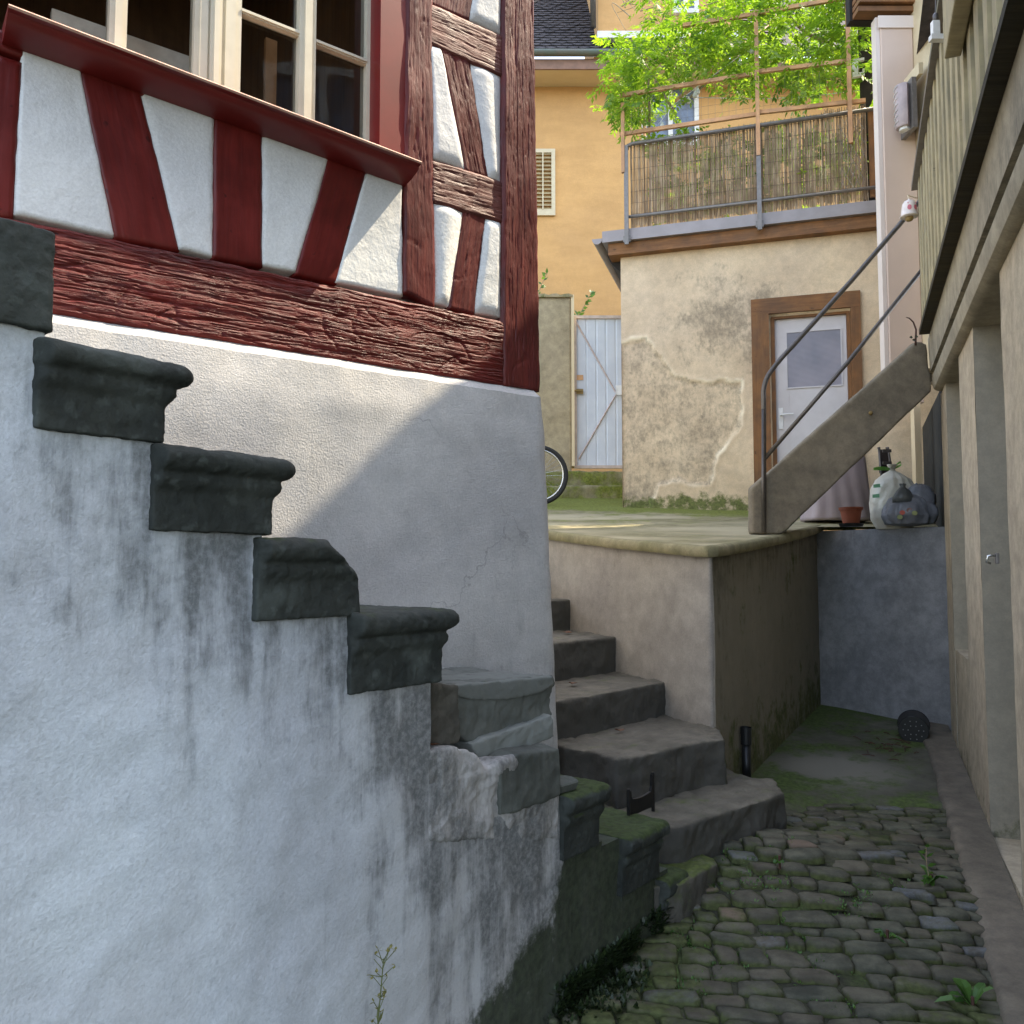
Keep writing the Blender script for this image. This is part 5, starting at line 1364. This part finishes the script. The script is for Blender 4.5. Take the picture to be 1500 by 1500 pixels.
mb.loft(rings); mb.c = [(.2, .5, 0)] * len(mb.v); mb.build('wall_cap', M['gwall'], gw)
mb = MB(); mb.box((x1 + .002, GY - .02, terr(GY) + .3), (x1 + .035, GY + .2, zt + .03)); mb.build('end_pilaster', M['soffit'], gw)

gt = thing('metal_gate', (1.0, 10, terr(9.8)), 'white corrugated metal gate with rusty cross brace at the top of mossy steps', 'gate')
GG = 9.8
def gp(px, py, y=GG): return aty(px, py, y)
A_, B_ = gp(841, 686), gp(914, 462); gx0, gx1, gz0, gz1 = A_.x, B_.x + .05, A_.z, B_.z
mb = MB(); fw = .035
mb.box((gx0, GG, gz0), (gx0 + fw, GG + .04, gz1)); mb.box((gx1 - fw, GG, gz0), (gx1, GG + .04, gz1)); mb.box((gx0 + fw, GG, gz1 - fw), (gx1 - fw, GG + .04, gz1)); mb.box((gx0 + fw, GG, gz0), (gx1 - fw, GG + .04, gz0 + fw)); mb.build('gate_frame', plain('pinkish_gate_frame', (.62, .50, .42), .5), gt)
mb = MB(); pts = []; n_ = 60
for k in range(n_ + 1):
    x = gx0 + fw + (gx1 - gx0 - 2 * fw) * k / n_; ph = (k % 12)
    pts.append((x, .005 if ph in (0, 1) else 0.0))
i1 = [mb.vert((x, GG + .03 + d, gz0 + fw)) for x, d in pts]; i2 = [mb.vert((x, GG + .03 + d, gz1 - fw)) for x, d in pts]
for k in range(n_): mb.face((i1[k], i1[k + 1], i2[k + 1], i2[k]))
mb.build('sheet', M['gate'], gt)
for (xa, ya), (xb, yb) in (((843, 470), (902, 575)), ((902, 578), (848, 672))):
    mb = MB(); mb.tube([gp(xa, ya, GG + .018), gp(xb, yb, GG + .018)], .010, 4); mb.build('brace', M['rust'], gt)
mb = MB(); q = gp(848, 573); mb.box((q.x - .03, GG - .012, q.z - .035), (q.x + .05, GG - .002, q.z + .025)); mb.tube([q + V((.03, -.03, 0)), q + V((-.09, -.03, 0))], .012, 8); mb.tube([q + V((.03, -.03, 0)), q + V((.03, 0, 0))], .010, 8); mb.build('handle', M['ochre'], gt)
mb = MB(); q = gp(848, 553, GG + .02); mb.poly([q + V((-.04, .0, -.03)), q + V((.05, 0, -.03)), q + V((.05, 0, .03)), q + V((-.04, 0, .03))]); mb.build('sticker', M['orange'], gt)
mb = MB(); q = gp(906, 572); mb.box((q.x - .035, GG - .03, q.z - .055), (q.x + .035, GG - .002, q.z + .055)); mb.build('lock_box', M['white'], gt)

gs = thing('garden_steps', (.9, 9.4, terr(9.3)), 'two mossy concrete steps below the white gate', 'steps')
for y0, y1, zt_ in ((9.15, 9.45, gp(870, 711, 9.15).z), (9.45, 9.95, gp(870, 690, 9.45).z)):
    lo = [V((.1, y0, terr(9) - .1)), V((1.5, y0, terr(9) - .1)), V((1.5, y1, terr(9) - .1)), V((.1, y1, terr(9) - .1))]
    hi = [V((p.x, p.y, zt_)) for p in lo]
    rough_block('step', lo, hi, M['terrace'], gs, .02, .012, y0, lambda p, n: (.35, .45 + .3 * nz(p.x * 4, p.y * 4, p.z * 4) + .25 * (n.z < .5), 0), 1)

# sprigs behind the wall
def sprig(name, base, tip, n, L, label, matk='weed', cat='plant', seed=1, w=.018, brush=1.0):
    t = thing(name, base, label, cat); rnd = random.Random(seed); b, e = V(base), V(tip); d = (e - b)
    mb = MB(); mid = (b + e) / 2 + V((rnd.uniform(-.1, .1), 0, 0)) * d.length
    path = smoothpath([b, mid, e], 2); mb.tube(path, [.006 * brush * (1 - .7 * i / len(path)) for i in range(len(path))], 5); mb.build('stem', M['branch'] if matk == 'weed' else M['twig'], t)
    mb = MB()
    for k in range(n):
        p = path[int((.15 + .85 * k / n) * (len(path) - 1))]
        dd = V((rnd.uniform(-1, 1), rnd.uniform(-.7, .7), rnd.uniform(-.2, .8))).normalized(); sd = dd.cross(V((rnd.uniform(-.5, .5), 1, rnd.uniform(-.5, .5)))).normalized()
        leaflet(mb, p, dd, sd, L * rnd.uniform(.7, 1.2), w * rnd.uniform(.7, 1.2), (rnd.random(), 0, 0))
    mb.build('leaves', M[matk], t); return t
sprig('shrub_sprig', aty(786, 440, 10.1), aty(803, 398, 10.1), 16, .07, 'leafy sprig rising behind the garden wall near the house corner', seed=3)
sprig('shrub_sprig', aty(843, 470, 10.3), aty(866, 428, 10.3), 20, .08, 'leafy sprig rising above the white gate beside the wall end', seed=5)

# ================================================================== BICYCLE (mostly behind the plinth)
bk = thing('bicycle', (.2, 8.4, terr(8.4)), 'bicycle parked on the terrace, front wheel showing past the plinth', 'bicycle')
wc = aty(788, 698, 8.4); rw = .30; wc.z = terr(8.4) + rw + .004
def wheel(c):
    mb = MB()
    def ring(R_, r_, n=48, m=8):
        rings = []
        for k in range(n):
            a_ = k * 2 * math.pi / n; cc = c + V((R_ * math.cos(a_), 0, R_ * math.sin(a_))); ex = V((math.cos(a_), 0, math.sin(a_)))
            rings.append([cc + ex * r_ * math.cos(b) + V((0, r_ * math.sin(b), 0)) for b in [j * 2 * math.pi / m for j in range(m)]])
        ids = [[mb.vert(p) for p in r] for r in rings]
        for k in range(n):
            for j in range(m): mb.face((ids[k][j], ids[(k + 1) % n][j], ids[(k + 1) % n][(j + 1) % m], ids[k][(j + 1) % m]))
    ring(rw - .02, .021); w = mb.build('wheel', M['rubber'], bk, smooth=True)
    mb.__init__(); ring(rw - .048, .011); mb.build('rim', M['chrome'], w, smooth=True)
    mb = MB()
    for k in range(28):
        a_ = k * 2 * math.pi / 28; b = a_ + (.35 if k % 2 else -.35)
        mb.tube([c + V((.02 * math.cos(b), .02 * (1 if k % 4 < 2 else -1), .02 * math.sin(b))), c + V(((rw - .05) * math.cos(a_), 0, (rw - .05) * math.sin(a_)))], .0015, 4)
    mb.build('spokes', M['chrome'], w)
    mb = MB(); mb.tube([c + V((0, -.045, 0)), c + V((0, .045, 0))], .022, 10); mb.build('hub', M['metal'], w)
wheel(wc); wc2 = wc + V((-1.0, 0, 0)); wheel(wc2)
bb, seat_, head = wc + V((-.58, 0, -.03)), wc + V((-.72, 0, .48)), wc + V((-.16, 0, .50))
mb = MB()
for a_, b_ in ((bb, seat_), (bb, head), (seat_, head + V((0, 0, .04))), (bb, wc2), (seat_, wc2)): mb.tube([a_, b_], .016, 8)
mb.build('frame', M['tube'], bk, smooth=True)
mb = MB(); mb.tube([head + V((-.01, 0, .12)), head, wc + V((-.03, .05, .1)), wc + V((0, .05, 0))], .013, 8); mb.build('fork', M['tube'], bk, smooth=True)
mb = MB(); mb.tube([head + V((-.05, -.27, .16)), head + V((.02, -.12, .15)), head + V((.0, 0, .12)), head + V((.02, .12, .15)), head + V((-.05, .27, .16))], .012, 8); mb.build('handlebar', M['metal'], bk, smooth=True)
mb = MB(); mb.loft([[seat_ + V((x, w * math.cos(a_), .09 + .025 * math.sin(a_))) for a_ in [j * R(45) for j in range(8)]] for x, w in ((-.13, .05), (-.08, .08), (.0, .05), (.12, .02))]); mb.tube([seat_, seat_ + V((-.01, 0, .08))], .012, 8); mb.build('saddle', M['rubber'], bk, smooth=True)

# ================================================================== THINGS ON THE TERRACE under the stair
# lilac tarpaulin cover
tq = aty(1225, 762, 6.75); tq.z = terr(6.75)
tp = thing('covered_barbecue', tq, 'barbecue under a lilac-grey cover with hanging folds behind the concrete stair', 'barbecue')
mb = MB(); rings = []; H = .56
for k in range(26):
    v = k / 25; ring = []
    for i in range(72):
        a_ = i * 2 * math.pi / 72; e = 3.0
        r = (abs(math.cos(a_)) ** e + abs(math.sin(a_)) ** e) ** (-1 / e)
        fold = (.10 * (1 - v) ** .7) * (abs(math.sin(a_ * 7 + .8 * math.sin(v * 3 + a_))) - .4) * .5
        sx, sy = (.26 - .05 * v) * (1 - .5 * sst(.9, 1.0, v)), (.20 - .03 * v) * (1 - .5 * sst(.9, 1, v))
        hem = .025 * nz(a_ * 2, 4) if v == 0 else 0
        ring.append(tq + V((math.cos(a_) * r * sx * (1 + fold * 1.6), math.sin(a_) * r * sy * (1 + fold * 1.6), .01 + hem + H * v)))
    rings.append(ring)
mb.loft(rings); mb.build('cover', M['tarp'], tp, smooth=True)
for dx in (-.15, .15):
    mb = MB(); mb.tube([tq + V((dx, 0, 0)), tq + V((dx, 0, .3))], .015, 8); mb.build('leg', M['tube'], tp)
# folded dark chair back
fq = aty(1297, 735, 7.0); fq.z = terr(7.0)
fc = thing('folding_chair', fq, 'folded dark garden chair leaning upright behind the white bin bag', 'chair')
mb = MB()
for dx in (-.035, .045): mb.tube([fq + V((dx, -.08, 0)), fq + V((dx, .0, .5)), fq + V((dx * .9 + .0, .02, .60)), fq + V((dx * .8 - .005, .03, aty(1297, 656, 7.0).z - fq.z))], .011, 8)
mb.build('frame', M['tube'], fc, smooth=True)
ztop_ = aty(1297, 658, 7.0).z - fq.z
mb = MB(); mb.box((fq.x - .035, fq.y + .005, fq.z + ztop_ - .20), (fq.x + .04, fq.y + .03, fq.z + ztop_)); mb = mb.bevel(.01, 2); mb.build('backrest', plain('dark_brown_sling', (.045, .032, .028), .7), fc)
for k in range(4):
    mb = MB(); zz = fq.z + .05 + k * .1; mb.box((fq.x - .035, fq.y - .06, zz + .2), (fq.x + .035, fq.y - .045, zz + .225)); mb.build('seat_slat', M['tube'], fc)
# bin bags
def bag(name, c, prof, sx, sy, mat, label, seed, cre=.018):
    t = thing(name, c, label, 'bin bag'); mb = MB()
    def fn(p, a_):
        k = cre * (abs(nz(a_ * 2.2 + seed, p.z * 6, 1)) * 2 - .6) + .5 * cre * nz(math.cos(a_) * 9, math.sin(a_) * 9, p.z * 22 + seed)
        rr = 1 + k * 6 * min(1, math.hypot(p.x, p.y) * 6)
        return V((p.x * rr * sx, p.y * rr * sy, p.z))
    pr = []
    for (r0, z0), (r1, z1) in zip(prof, prof[1:]):
        for q in range(5): pr.append((r0 + (r1 - r0) * q / 5, z0 + (z1 - z0) * q / 5))
    pr.append(prof[-1])
    mb.lathe(pr, c, 64, fn=fn); mb.build('bag_body', mat, t, smooth=True); return t
q = aty(1309, 770, 6.05); q.z = terr(6.05) - .01
wb = bag('bin_bag', q, [(.05, 0), (.12, .01), (.155, .08), (.165, .2), (.155, .29), (.12, .36), (.06, .405), (.022, .425), (.02, .44), (.035, .47)], .98, .95, M['bagwhite'], 'bulging white bin bag tied with green straps, larger of the two', 2, .014)
mb = MB(); tp_ = q + V((0, 0, .435))
for pts in ([tp_, tp_ + V((-.07, -.03, .012)), tp_ + V((-.135, -.03, .006)), tp_ + V((-.15, -.03, -.004)), tp_ + V((-.09, -.05, -.006)), tp_], [tp_, tp_ + V((.03, -.02, .035)), tp_ + V((.06, -.01, .055)), tp_ + V((.07, 0, .03)), tp_]):
    pts = smoothpath(pts, 2)
    i1 = [mb.vert(p + V((0, 0, -.006))) for p in pts]; i2 = [mb.vert(p + V((0, .004, .008))) for p in pts]
    for k in range(len(pts) - 1): mb.face((i1[k], i1[k + 1], i2[k + 1], i2[k]))
mb.build('tie', M['greentie'], wb)
for z_, a_ in ((.31, 200), (.24, 196)):
    r_ = .168; c_ = q + V((r_ * math.cos(R(a_)), r_ * math.sin(R(a_)) - .01, z_)); mb = MB(); mb.poly([c_ + V((-.012, -.012, -.014)), c_ + V((.03, -.03, -.012)), c_ + V((.028, -.03, .014)), c_ + V((-.012, -.012, .010))]); mb.build('printed_mark', plain('green_print', (.25, .62, .35), .5), wb)
q = aty(1330, 772, 5.88); q.z = zt1_ + .012
gb = bag('bin_bag', q, [(.06, 0), (.15, .012), (.172, .07), (.16, .14), (.12, .19), (.07, .215), (.02, .225)], 1.02, .85, M['baggrey'], 'slumped grey bin bag in front of the white one', 9, .03)
mb = MB(); c = q + V((-.055, -.06, .16))
mb.lathe([(.07, 0), (.065, .04), (.045, .08), (.018, .10), (.016, .115), (.022, .125)], c, 26, fn=lambda p, a_: V((p.x * (1 + .25 * nz(a_ * 2, p.z * 20)), p.y * .8, p.z + .02 * nz(a_ * 2, 3)))); mb.build('knotted_neck', plain('dark_grey_bag', (.10, .105, .10), .4, bump=(25, .5, .01)), gb, smooth=True)
mb = MB(); mb.lathe([(.085, 0), (.10, .04), (.095, .10), (.06, .15), (.02, .17)], q + V((.09, -.0, .12)), 26, fn=lambda p, a_: V((p.x * (1 + .3 * nz(a_ * 2, p.z * 14, 5)), p.y * .8, p.z + .02 * nz(a_ * 2, 6)))); mb.build('bag_fold', M['baggrey'], gb, smooth=True)
M['pic'] = plain('printed_bag_side', (.62, .56, .50), .45, (.5, .44, .38), 20)
for k, (dx, dz, col) in enumerate(((-.10, .075, (.55, .12, .08)), (-.06, .09, (.20, .10, .08)), (-.03, .07, (.28, .30, .12)), (-.115, .045, (.30, .34, .14)))):
    mb = MB(); c_ = q + V((dx, -.168 + .4 * abs(dx + .03), dz + .01)); mb.poly([c_ + V((.018 * math.cos(R(45 * j)), -.004 * math.cos(R(45 * j)), .016 * math.sin(R(45 * j)))) for j in range(8)]); mb.build('printed_mark', plain('printed_fruit_%d' % k, col, .5), gb)
# flowerpot on saucer
q = onplane(1247, 776, (0, 5.88, 0), (0, 1, 0)); q = V((q.x, 6.02, zt0_ + .015))
q.x = aty(1247, 770, 6.02).x
fp = thing('flowerpot', q, 'empty terracotta flowerpot on a black saucer at the terrace edge', 'flowerpot')
mb = MB(); mb.lathe([(.01, .012), (.054, .012), (.072, .115), (.080, .116), (.082, .135), (.074, .136), (.070, .12), (.052, .03), (.01, .03)], q, 32); mb.build('pot', M['terra'], fp, autosmooth=40)
mb = MB(); mb.lathe([(.01, 0), (.075, 0), (.084, .022), (.079, .022), (.072, .008), (.01, .008)], q, 32); mb.build('saucer', M['blackplastic'], fp, autosmooth=40)

# ================================================================== SMALL THINGS IN THE ALLEY
# drain pipe at the foot of the terrace wall
q = TRF.u(1092, 1130); dp = thing('drain_pipe', TRF.w(q[0], .04, ground(4.7)), 'short black drainpipe stub against the terrace wall', 'drainpipe')
t_, zt_ = TRF.u(1092, 1062, .03)
mb = MB(); base = TRF.w(t_, .032, 0)
mb.tube([base + V((0, 0, ground(base.y) - .02)), base + V((0, 0, zt_ - .10))], .024, 16); mb.tube([base + V((0, 0, zt_ - .10)), base + V((0, 0, zt_ - .01))], .029, 16, cap=False); mb.build('pipe', M['blackplastic'], dp, smooth=True)
mb = MB(); mb.tube([base + V((0, 0, zt_ - .09)), base + V((0, 0, zt_ - .06))], .0285, 16); mb.build('collar', M['iron'], dp, smooth=True)
# black plant pot lying on its side
gz = ground(5.25); pq = onz(1342, 1094, gz); pp = thing('plant_pot', (pq.x, pq.y, gz), 'round black plastic plant pot lying on its side at the alley end', 'plant pot')
c = V((pq.x, pq.y + .03, gz + .096)); ax = V((.42, .88, .06)).normalized(); ux = ax.cross(V((0, 0, 1))).normalized(); uz = ux.cross(ax)
mb = MB(); rings = []
for r_, d in ((.086, 0), (.0885, .003), (.093, .15), (.096, .155), (.088, .155), (.08, .02), (.02, .018)):
    rings.append([c + ax * d + (ux * math.cos(k * R(12)) + uz * math.sin(k * R(12))) * r_ for k in range(30)])
mb.loft(rings); mb.build('pot_body', M['blackplastic'], pp, autosmooth=20)
mb = MB()
for rr, n_ in ((.03, 6), (.058, 10)):
    for k in range(n_):
        cc = c - ax * .002 + (ux * math.cos(k * 2 * math.pi / n_) + uz * math.sin(k * 2 * math.pi / n_)) * rr
        mb.poly([cc + (ux * math.cos(j * R(60)) + uz * math.sin(j * R(60))) * .004 for j in range(6)])
mb.build('drain_holes', M['greywall'], pp)
# dry twigs
tw_ = thing('dry_twigs', onz(1300, 1095, ground(5.1)), 'heap of dry reddish twigs beside the black plant pot', 'twigs')
mb = MB(); rnd = random.Random(8)
for k in range(34):
    c = onz(rnd.gauss(1303, 18), rnd.gauss(1095, 7), ground(5.1) + .012); d = V((rnd.uniform(-1, 1), rnd.uniform(-1, 1), rnd.uniform(-.05, .15))) * rnd.uniform(.04, .12)
    c.z = ground(c.y) + .014; mb.tube([c - d * .5, c + V((0, 0, .006)), c + d * .5], .0025, 4)
mb.build('stems', M['twig'], tw_)
# iron boot scraper on the mossy tread
bs0, bs1 = SID.u(921, 1214, -.10), SID.u(957, 1206, -.10)
bs = thing('boot_scraper', SID.w(bs0[0], -.1, Z(-.895)), 'rusted black iron boot scraper standing on a mossy tread', 'boot scraper')
zb_ = Z(-.90); w_ = bs1[0] - bs0[0]
mb = MB(); out = [(0, 0), (w_, 0), (w_, .115), (w_ - .012, .118), (w_ - .015, .075)] + [(w_ * (1 - k / 8), .062 - .010 * math.sin(math.pi * k / 8)) for k in range(1, 8)] + [(.015, .068), (.012, .092), (0, .088)]
a_ = [SID.w(bs0[0] + x, -.095, zb_ + z) for x, z in out]; b_ = [SID.w(bs0[0] + x, -.105, zb_ + z) for x, z in out]
mb.prism(a_, b_); mb.build('blade', M['iron'], bs)
mb = MB()
for x in (.0, w_): mb.tube([SID.w(bs0[0] + x, -.1, zb_ - .02), SID.w(bs0[0] + x, -.1, zb_ + (.125 if x else .098))], .007, 8)
mb.build('upright', M['iron'], bs)
# weeds
def rosette(base, n, L, label, seed, w=.02, name='weed', up=.5, matk='weed'):
    t = thing(name, base, label, 'weed'); rnd = random.Random(seed); mb = MB(); b = V(base)
    for k in range(n):
        a_ = rnd.uniform(0, 2 * math.pi); d = V((math.cos(a_), math.sin(a_), rnd.uniform(.1, up * 2))).normalized(); l_ = L * rnd.uniform(.6, 1.1)
        s_ = d.cross(V((0, 0, 1))).normalized(); c = (rnd.random(), 0, 0); ww = w * rnd.uniform(.7, 1.2)
        p0 = b + d * l_ * .12; p1 = b + d * l_ * .5 + V((0, 0, .01)); p2 = b + d * l_ * .8 + V((0, 0, -.05 * l_)); p3 = b + d * l_ + V((0, 0, -.2 * l_))
        i = [mb.vert(p0 - s_ * .003, c), mb.vert(p0 + s_ * .003, c), mb.vert(p1 + s_ * ww, c), mb.vert(p2 + s_ * ww * .8, c), mb.vert(p3, c), mb.vert(p2 - s_ * ww * .8, c), mb.vert(p1 - s_ * ww, c)]
        m_ = mb.vert(p1 + V((0, 0, -.006)), c); m2 = mb.vert(p2 + V((0, 0, -.006)), c)
        mb.face((i[0], i[1], i[2], m_)); mb.face((i[0], m_, i[6])); mb.face((m_, i[2], i[3], m2)); mb.face((i[6], m_, m2, i[5])); mb.face((m2, i[3], i[4])); mb.face((i[5], m2, i[4]))
    mb.build('leaves', M[matk], t)
    mb = MB(); mb.tube([b + V((0, 0, -.02)), b + V((0, 0, .03))], .005, 6); mb.build('root_crown', M['twig'], t)
def gpt(px, py, off=.01):
    p = onz(px, py, Z(-1.25))
    for _ in range(5): p = onz(px, py, ground(p.y) + mound(p.x, p.y) + off)
    return p
rosette(gpt(1425, 1475), 12, .105, 'broad-leaved weed at the kerb in the bottom right corner', 4, .018, up=.9)
rosette(gpt(1365, 1292), 9, .10, 'small straggling weed by the kerb with reddish stems', 6, .012)
rosette(gpt(1030, 1228), 12, .10, 'small weed rooted at the foot of the lowest broad step', 8, .012)
rosette(gpt(1142, 1265), 6, .04, 'tiny weed tuft between cobbles in mid-alley', 10, .008)
rosette(gpt(1300, 1375), 7, .06, 'little weed between cobbles left of the kerb', 12, .009)
sprig('upright_weed', gpt(1362, 1290), gpt(1362, 1290) + V((-.01, .0, .13)), 10, .035, 'thin upright weed by the straggling kerb weed', seed=4, w=.008, brush=.4)
# flowering sprig in front of the flank
b = gpt(536, 1530); b = SID.w(SID.u(536, 1500, .05)[0], .06, ground(2.0))
def fleabane(base):
    t = thing('flowering_weed', base, 'thin weed with yellowish seed heads against the white stair flank', 'weed'); rnd = random.Random(5)
    tipz = SID.u(560, 1405, .06)[1]; s1 = SID.u(562, 1405, .06)[0]; s0 = SID.u(535, 1500, .06)[0]
    a_, e = V(base), SID.w(s1, .06, tipz); mb = MB(); lv = MB()
    path = smoothpath([a_, a_ * .5 + e * .5 + SID.t * -.008, e], 3); mb.tube(path, [.003 - .002 * i / len(path) for i in range(len(path))], 5)
    for k in range(44):
        u = .25 + .75 * k / 44; p = path[int(u * (len(path) - 1))]
        d = (SID.t * rnd.uniform(-1, 1) + SID.n * rnd.uniform(-.5, .8) + V((0, 0, rnd.uniform(.3, 1.0)))).normalized() * rnd.uniform(.02, .055) * (1.2 - .5 * u)
        mb.tube([p, p + d], .001, 3); q_ = p + d
        for j in range(3):
            dd = V((rnd.uniform(-1, 1), rnd.uniform(-1, 1), rnd.uniform(-.3, 1))).normalized(); leaflet(lv, q_, dd, dd.cross(V((0, .3, 1))).normalized(), .012, .0035, (rnd.uniform(.3, 1) if u > .5 else rnd.uniform(0, .4), 0, 0))
        if u < .7: leaflet(lv, p, (d.normalized() + V((0, 0, -.4))).normalized(), d.cross(V((0, 0, 1))).normalized(), .045, .003, (.1, 0, 0))
    mb.build('stem', M['drysprig'], t); tag(lv.build('seed_heads', M['drysprig'], t), kind='stuff')
fleabane(b)
# dark creeping tuft at the stair foot
def tuft(name, pts, n, L, label, matk, seed, cat, kind=None):
    rnd = random.Random(seed); mb = MB()
    for k in range(n):
        x, y = rnd.choice(pts); p = gpt(x + rnd.gauss(0, 22), y + rnd.gauss(0, 12), -.005)
        q_ = p - SID.p
        if q_.dot(SID.n) < .005 and q_.dot(SID.t) < .8: p = p + SID.n * (.01 - q_.dot(SID.n)); p.z = ground(p.y) + rnd.uniform(0, .08)
        for j in range(5):
            d = V((rnd.uniform(-1, 1), rnd.uniform(-1, 1), rnd.uniform(.2, 1.2))).normalized(); leaflet(mb, p + d * .01, d, d.cross(V((0, 0, 1))).normalized(), L * rnd.uniform(.5, 1.2), L * .22, (rnd.random(), 0, 0))
    o = mb.build(name, M[matk]); return tag(o, label, cat, kind=kind)
tuft('moss_growth', [(850, 1440), (880, 1400), (930, 1345), (985, 1310), (960, 1330), (820, 1475), (870, 1470), (900, 1440)], 900, .03, 'dark moss and creeping weeds along the foot of the staircase', 'darkweed', 3, 'moss', 'stuff')
rosette(gpt(1000, 1300), 16, .07, 'dark fern-like weed under the lowest tread', 31, .009, matk='darkweed')
tuft('joint_grass', [(1150, 1230), (1100, 1300), (1200, 1420), (1050, 1420), (1250, 1330), (1000, 1450), (1150, 1380), (1230, 1480), (1300, 1300), (1080, 1250), (1000, 1380)], 260, .014, 'fine grass and moss between the cobbles', 'weed', 9, 'grass', 'stuff')
# dead leaves on the steps
for k, (p, lab) in enumerate(((cr + RI * .55 + PE * .28 + V((0, 0, .012)), 'dry brown leaf near the left end of the middle step'), (onz(908, 1070, Z(-.775)), 'dry brown leaf at the back of the broad worn step'), (dr + RI * .2 + PE * .3 + V((0, 0, .012)), 'dry brown leaf on the upper step by the cheek wall'), (SID.w(-.46, -.03, Z(-.46)), 'small orange-brown leaf lodged beside the broken tread'))):
    mb = MB(); rnd = random.Random(k); n_ = 8
    ring = [V(p) + V((.026 * math.cos(j * R(45)) * rnd.uniform(.6, 1.2), .018 * math.sin(j * R(45)) * rnd.uniform(.6, 1.2), .012 * rnd.random())) for j in range(n_)]
    cc = mb.vert(V(p) + V((0, 0, -.002))); ii = [mb.vert(q_) for q_ in ring]
    for j in range(n_): mb.face((cc, ii[j], ii[(j + 1) % n_]))
    tag(mb.build('dead_leaf', M['dry']), lab, 'leaf', 'dead leaves on the steps')

# ================================================================== LIGHT, SKY, CAMERA
SAZ, SEL = 70.0, 54.0
w = bpy.data.worlds.new('World'); sc.world = w; w.use_nodes = True
nt = w.node_tree; nt.nodes.clear()
sky = nt.nodes.new('ShaderNodeTexSky'); sky.sky_type = 'NISHITA'; sky.sun_disc = False
sky.sun_elevation = R(SEL); sky.sun_rotation = R(SAZ); sky.air_density = 1.0; sky.dust_density = 1.5; sky.ozone_density = 1.0
bg = nt.nodes.new('ShaderNodeBackground'); bg.inputs[1].default_value = .80
ou = nt.nodes.new('ShaderNodeOutputWorld'); hs = nt.nodes.new('ShaderNodeHueSaturation'); hs.inputs['Saturation'].default_value = .68; nt.links.new(sky.outputs[0], hs.inputs['Color']); nt.links.new(hs.outputs[0], bg.inputs[0]); nt.links.new(bg.outputs[0], ou.inputs[0])
sd = V((math.sin(R(SAZ)) * math.cos(R(SEL)), math.cos(R(SAZ)) * math.cos(R(SEL)), math.sin(R(SEL))))
ld = bpy.data.lights.new('sun', 'SUN'); ld.energy = 11.0; ld.angle = R(.5); ld.color = (1.0, .86, .64)
lo_ = bpy.data.objects.new('sun', ld); COL.objects.link(lo_); lo_.location = (6, 4, 12); lo_.rotation_euler = sd.to_track_quat('Z', 'Y').to_euler()

cd = bpy.data.cameras.new('camera'); cd.sensor_width = 36; cd.sensor_fit = 'HORIZONTAL'; cd.lens = 36 * F / 1500; cd.clip_start = .05; cd.clip_end = 1000
cam = bpy.data.objects.new('camera', cd); COL.objects.link(cam); cam.location = EYE; cam.rotation_euler = (R(90) + PITCH, 0, 0); sc.camera = cam
sc.render.engine = 'CYCLES'
sc.cycles.max_bounces = 8; sc.cycles.diffuse_bounces = 5; sc.cycles.transparent_max_bounces = 16
sc.cycles.use_denoising = True
sc.cycles.sample_clamp_indirect = 6
sc.render.resolution_x = sc.render.resolution_y = 1024
sc.view_settings.view_transform = 'Standard'; sc.view_settings.look = 'None'; sc.view_settings.exposure = 0; sc.view_settings.gamma = 1
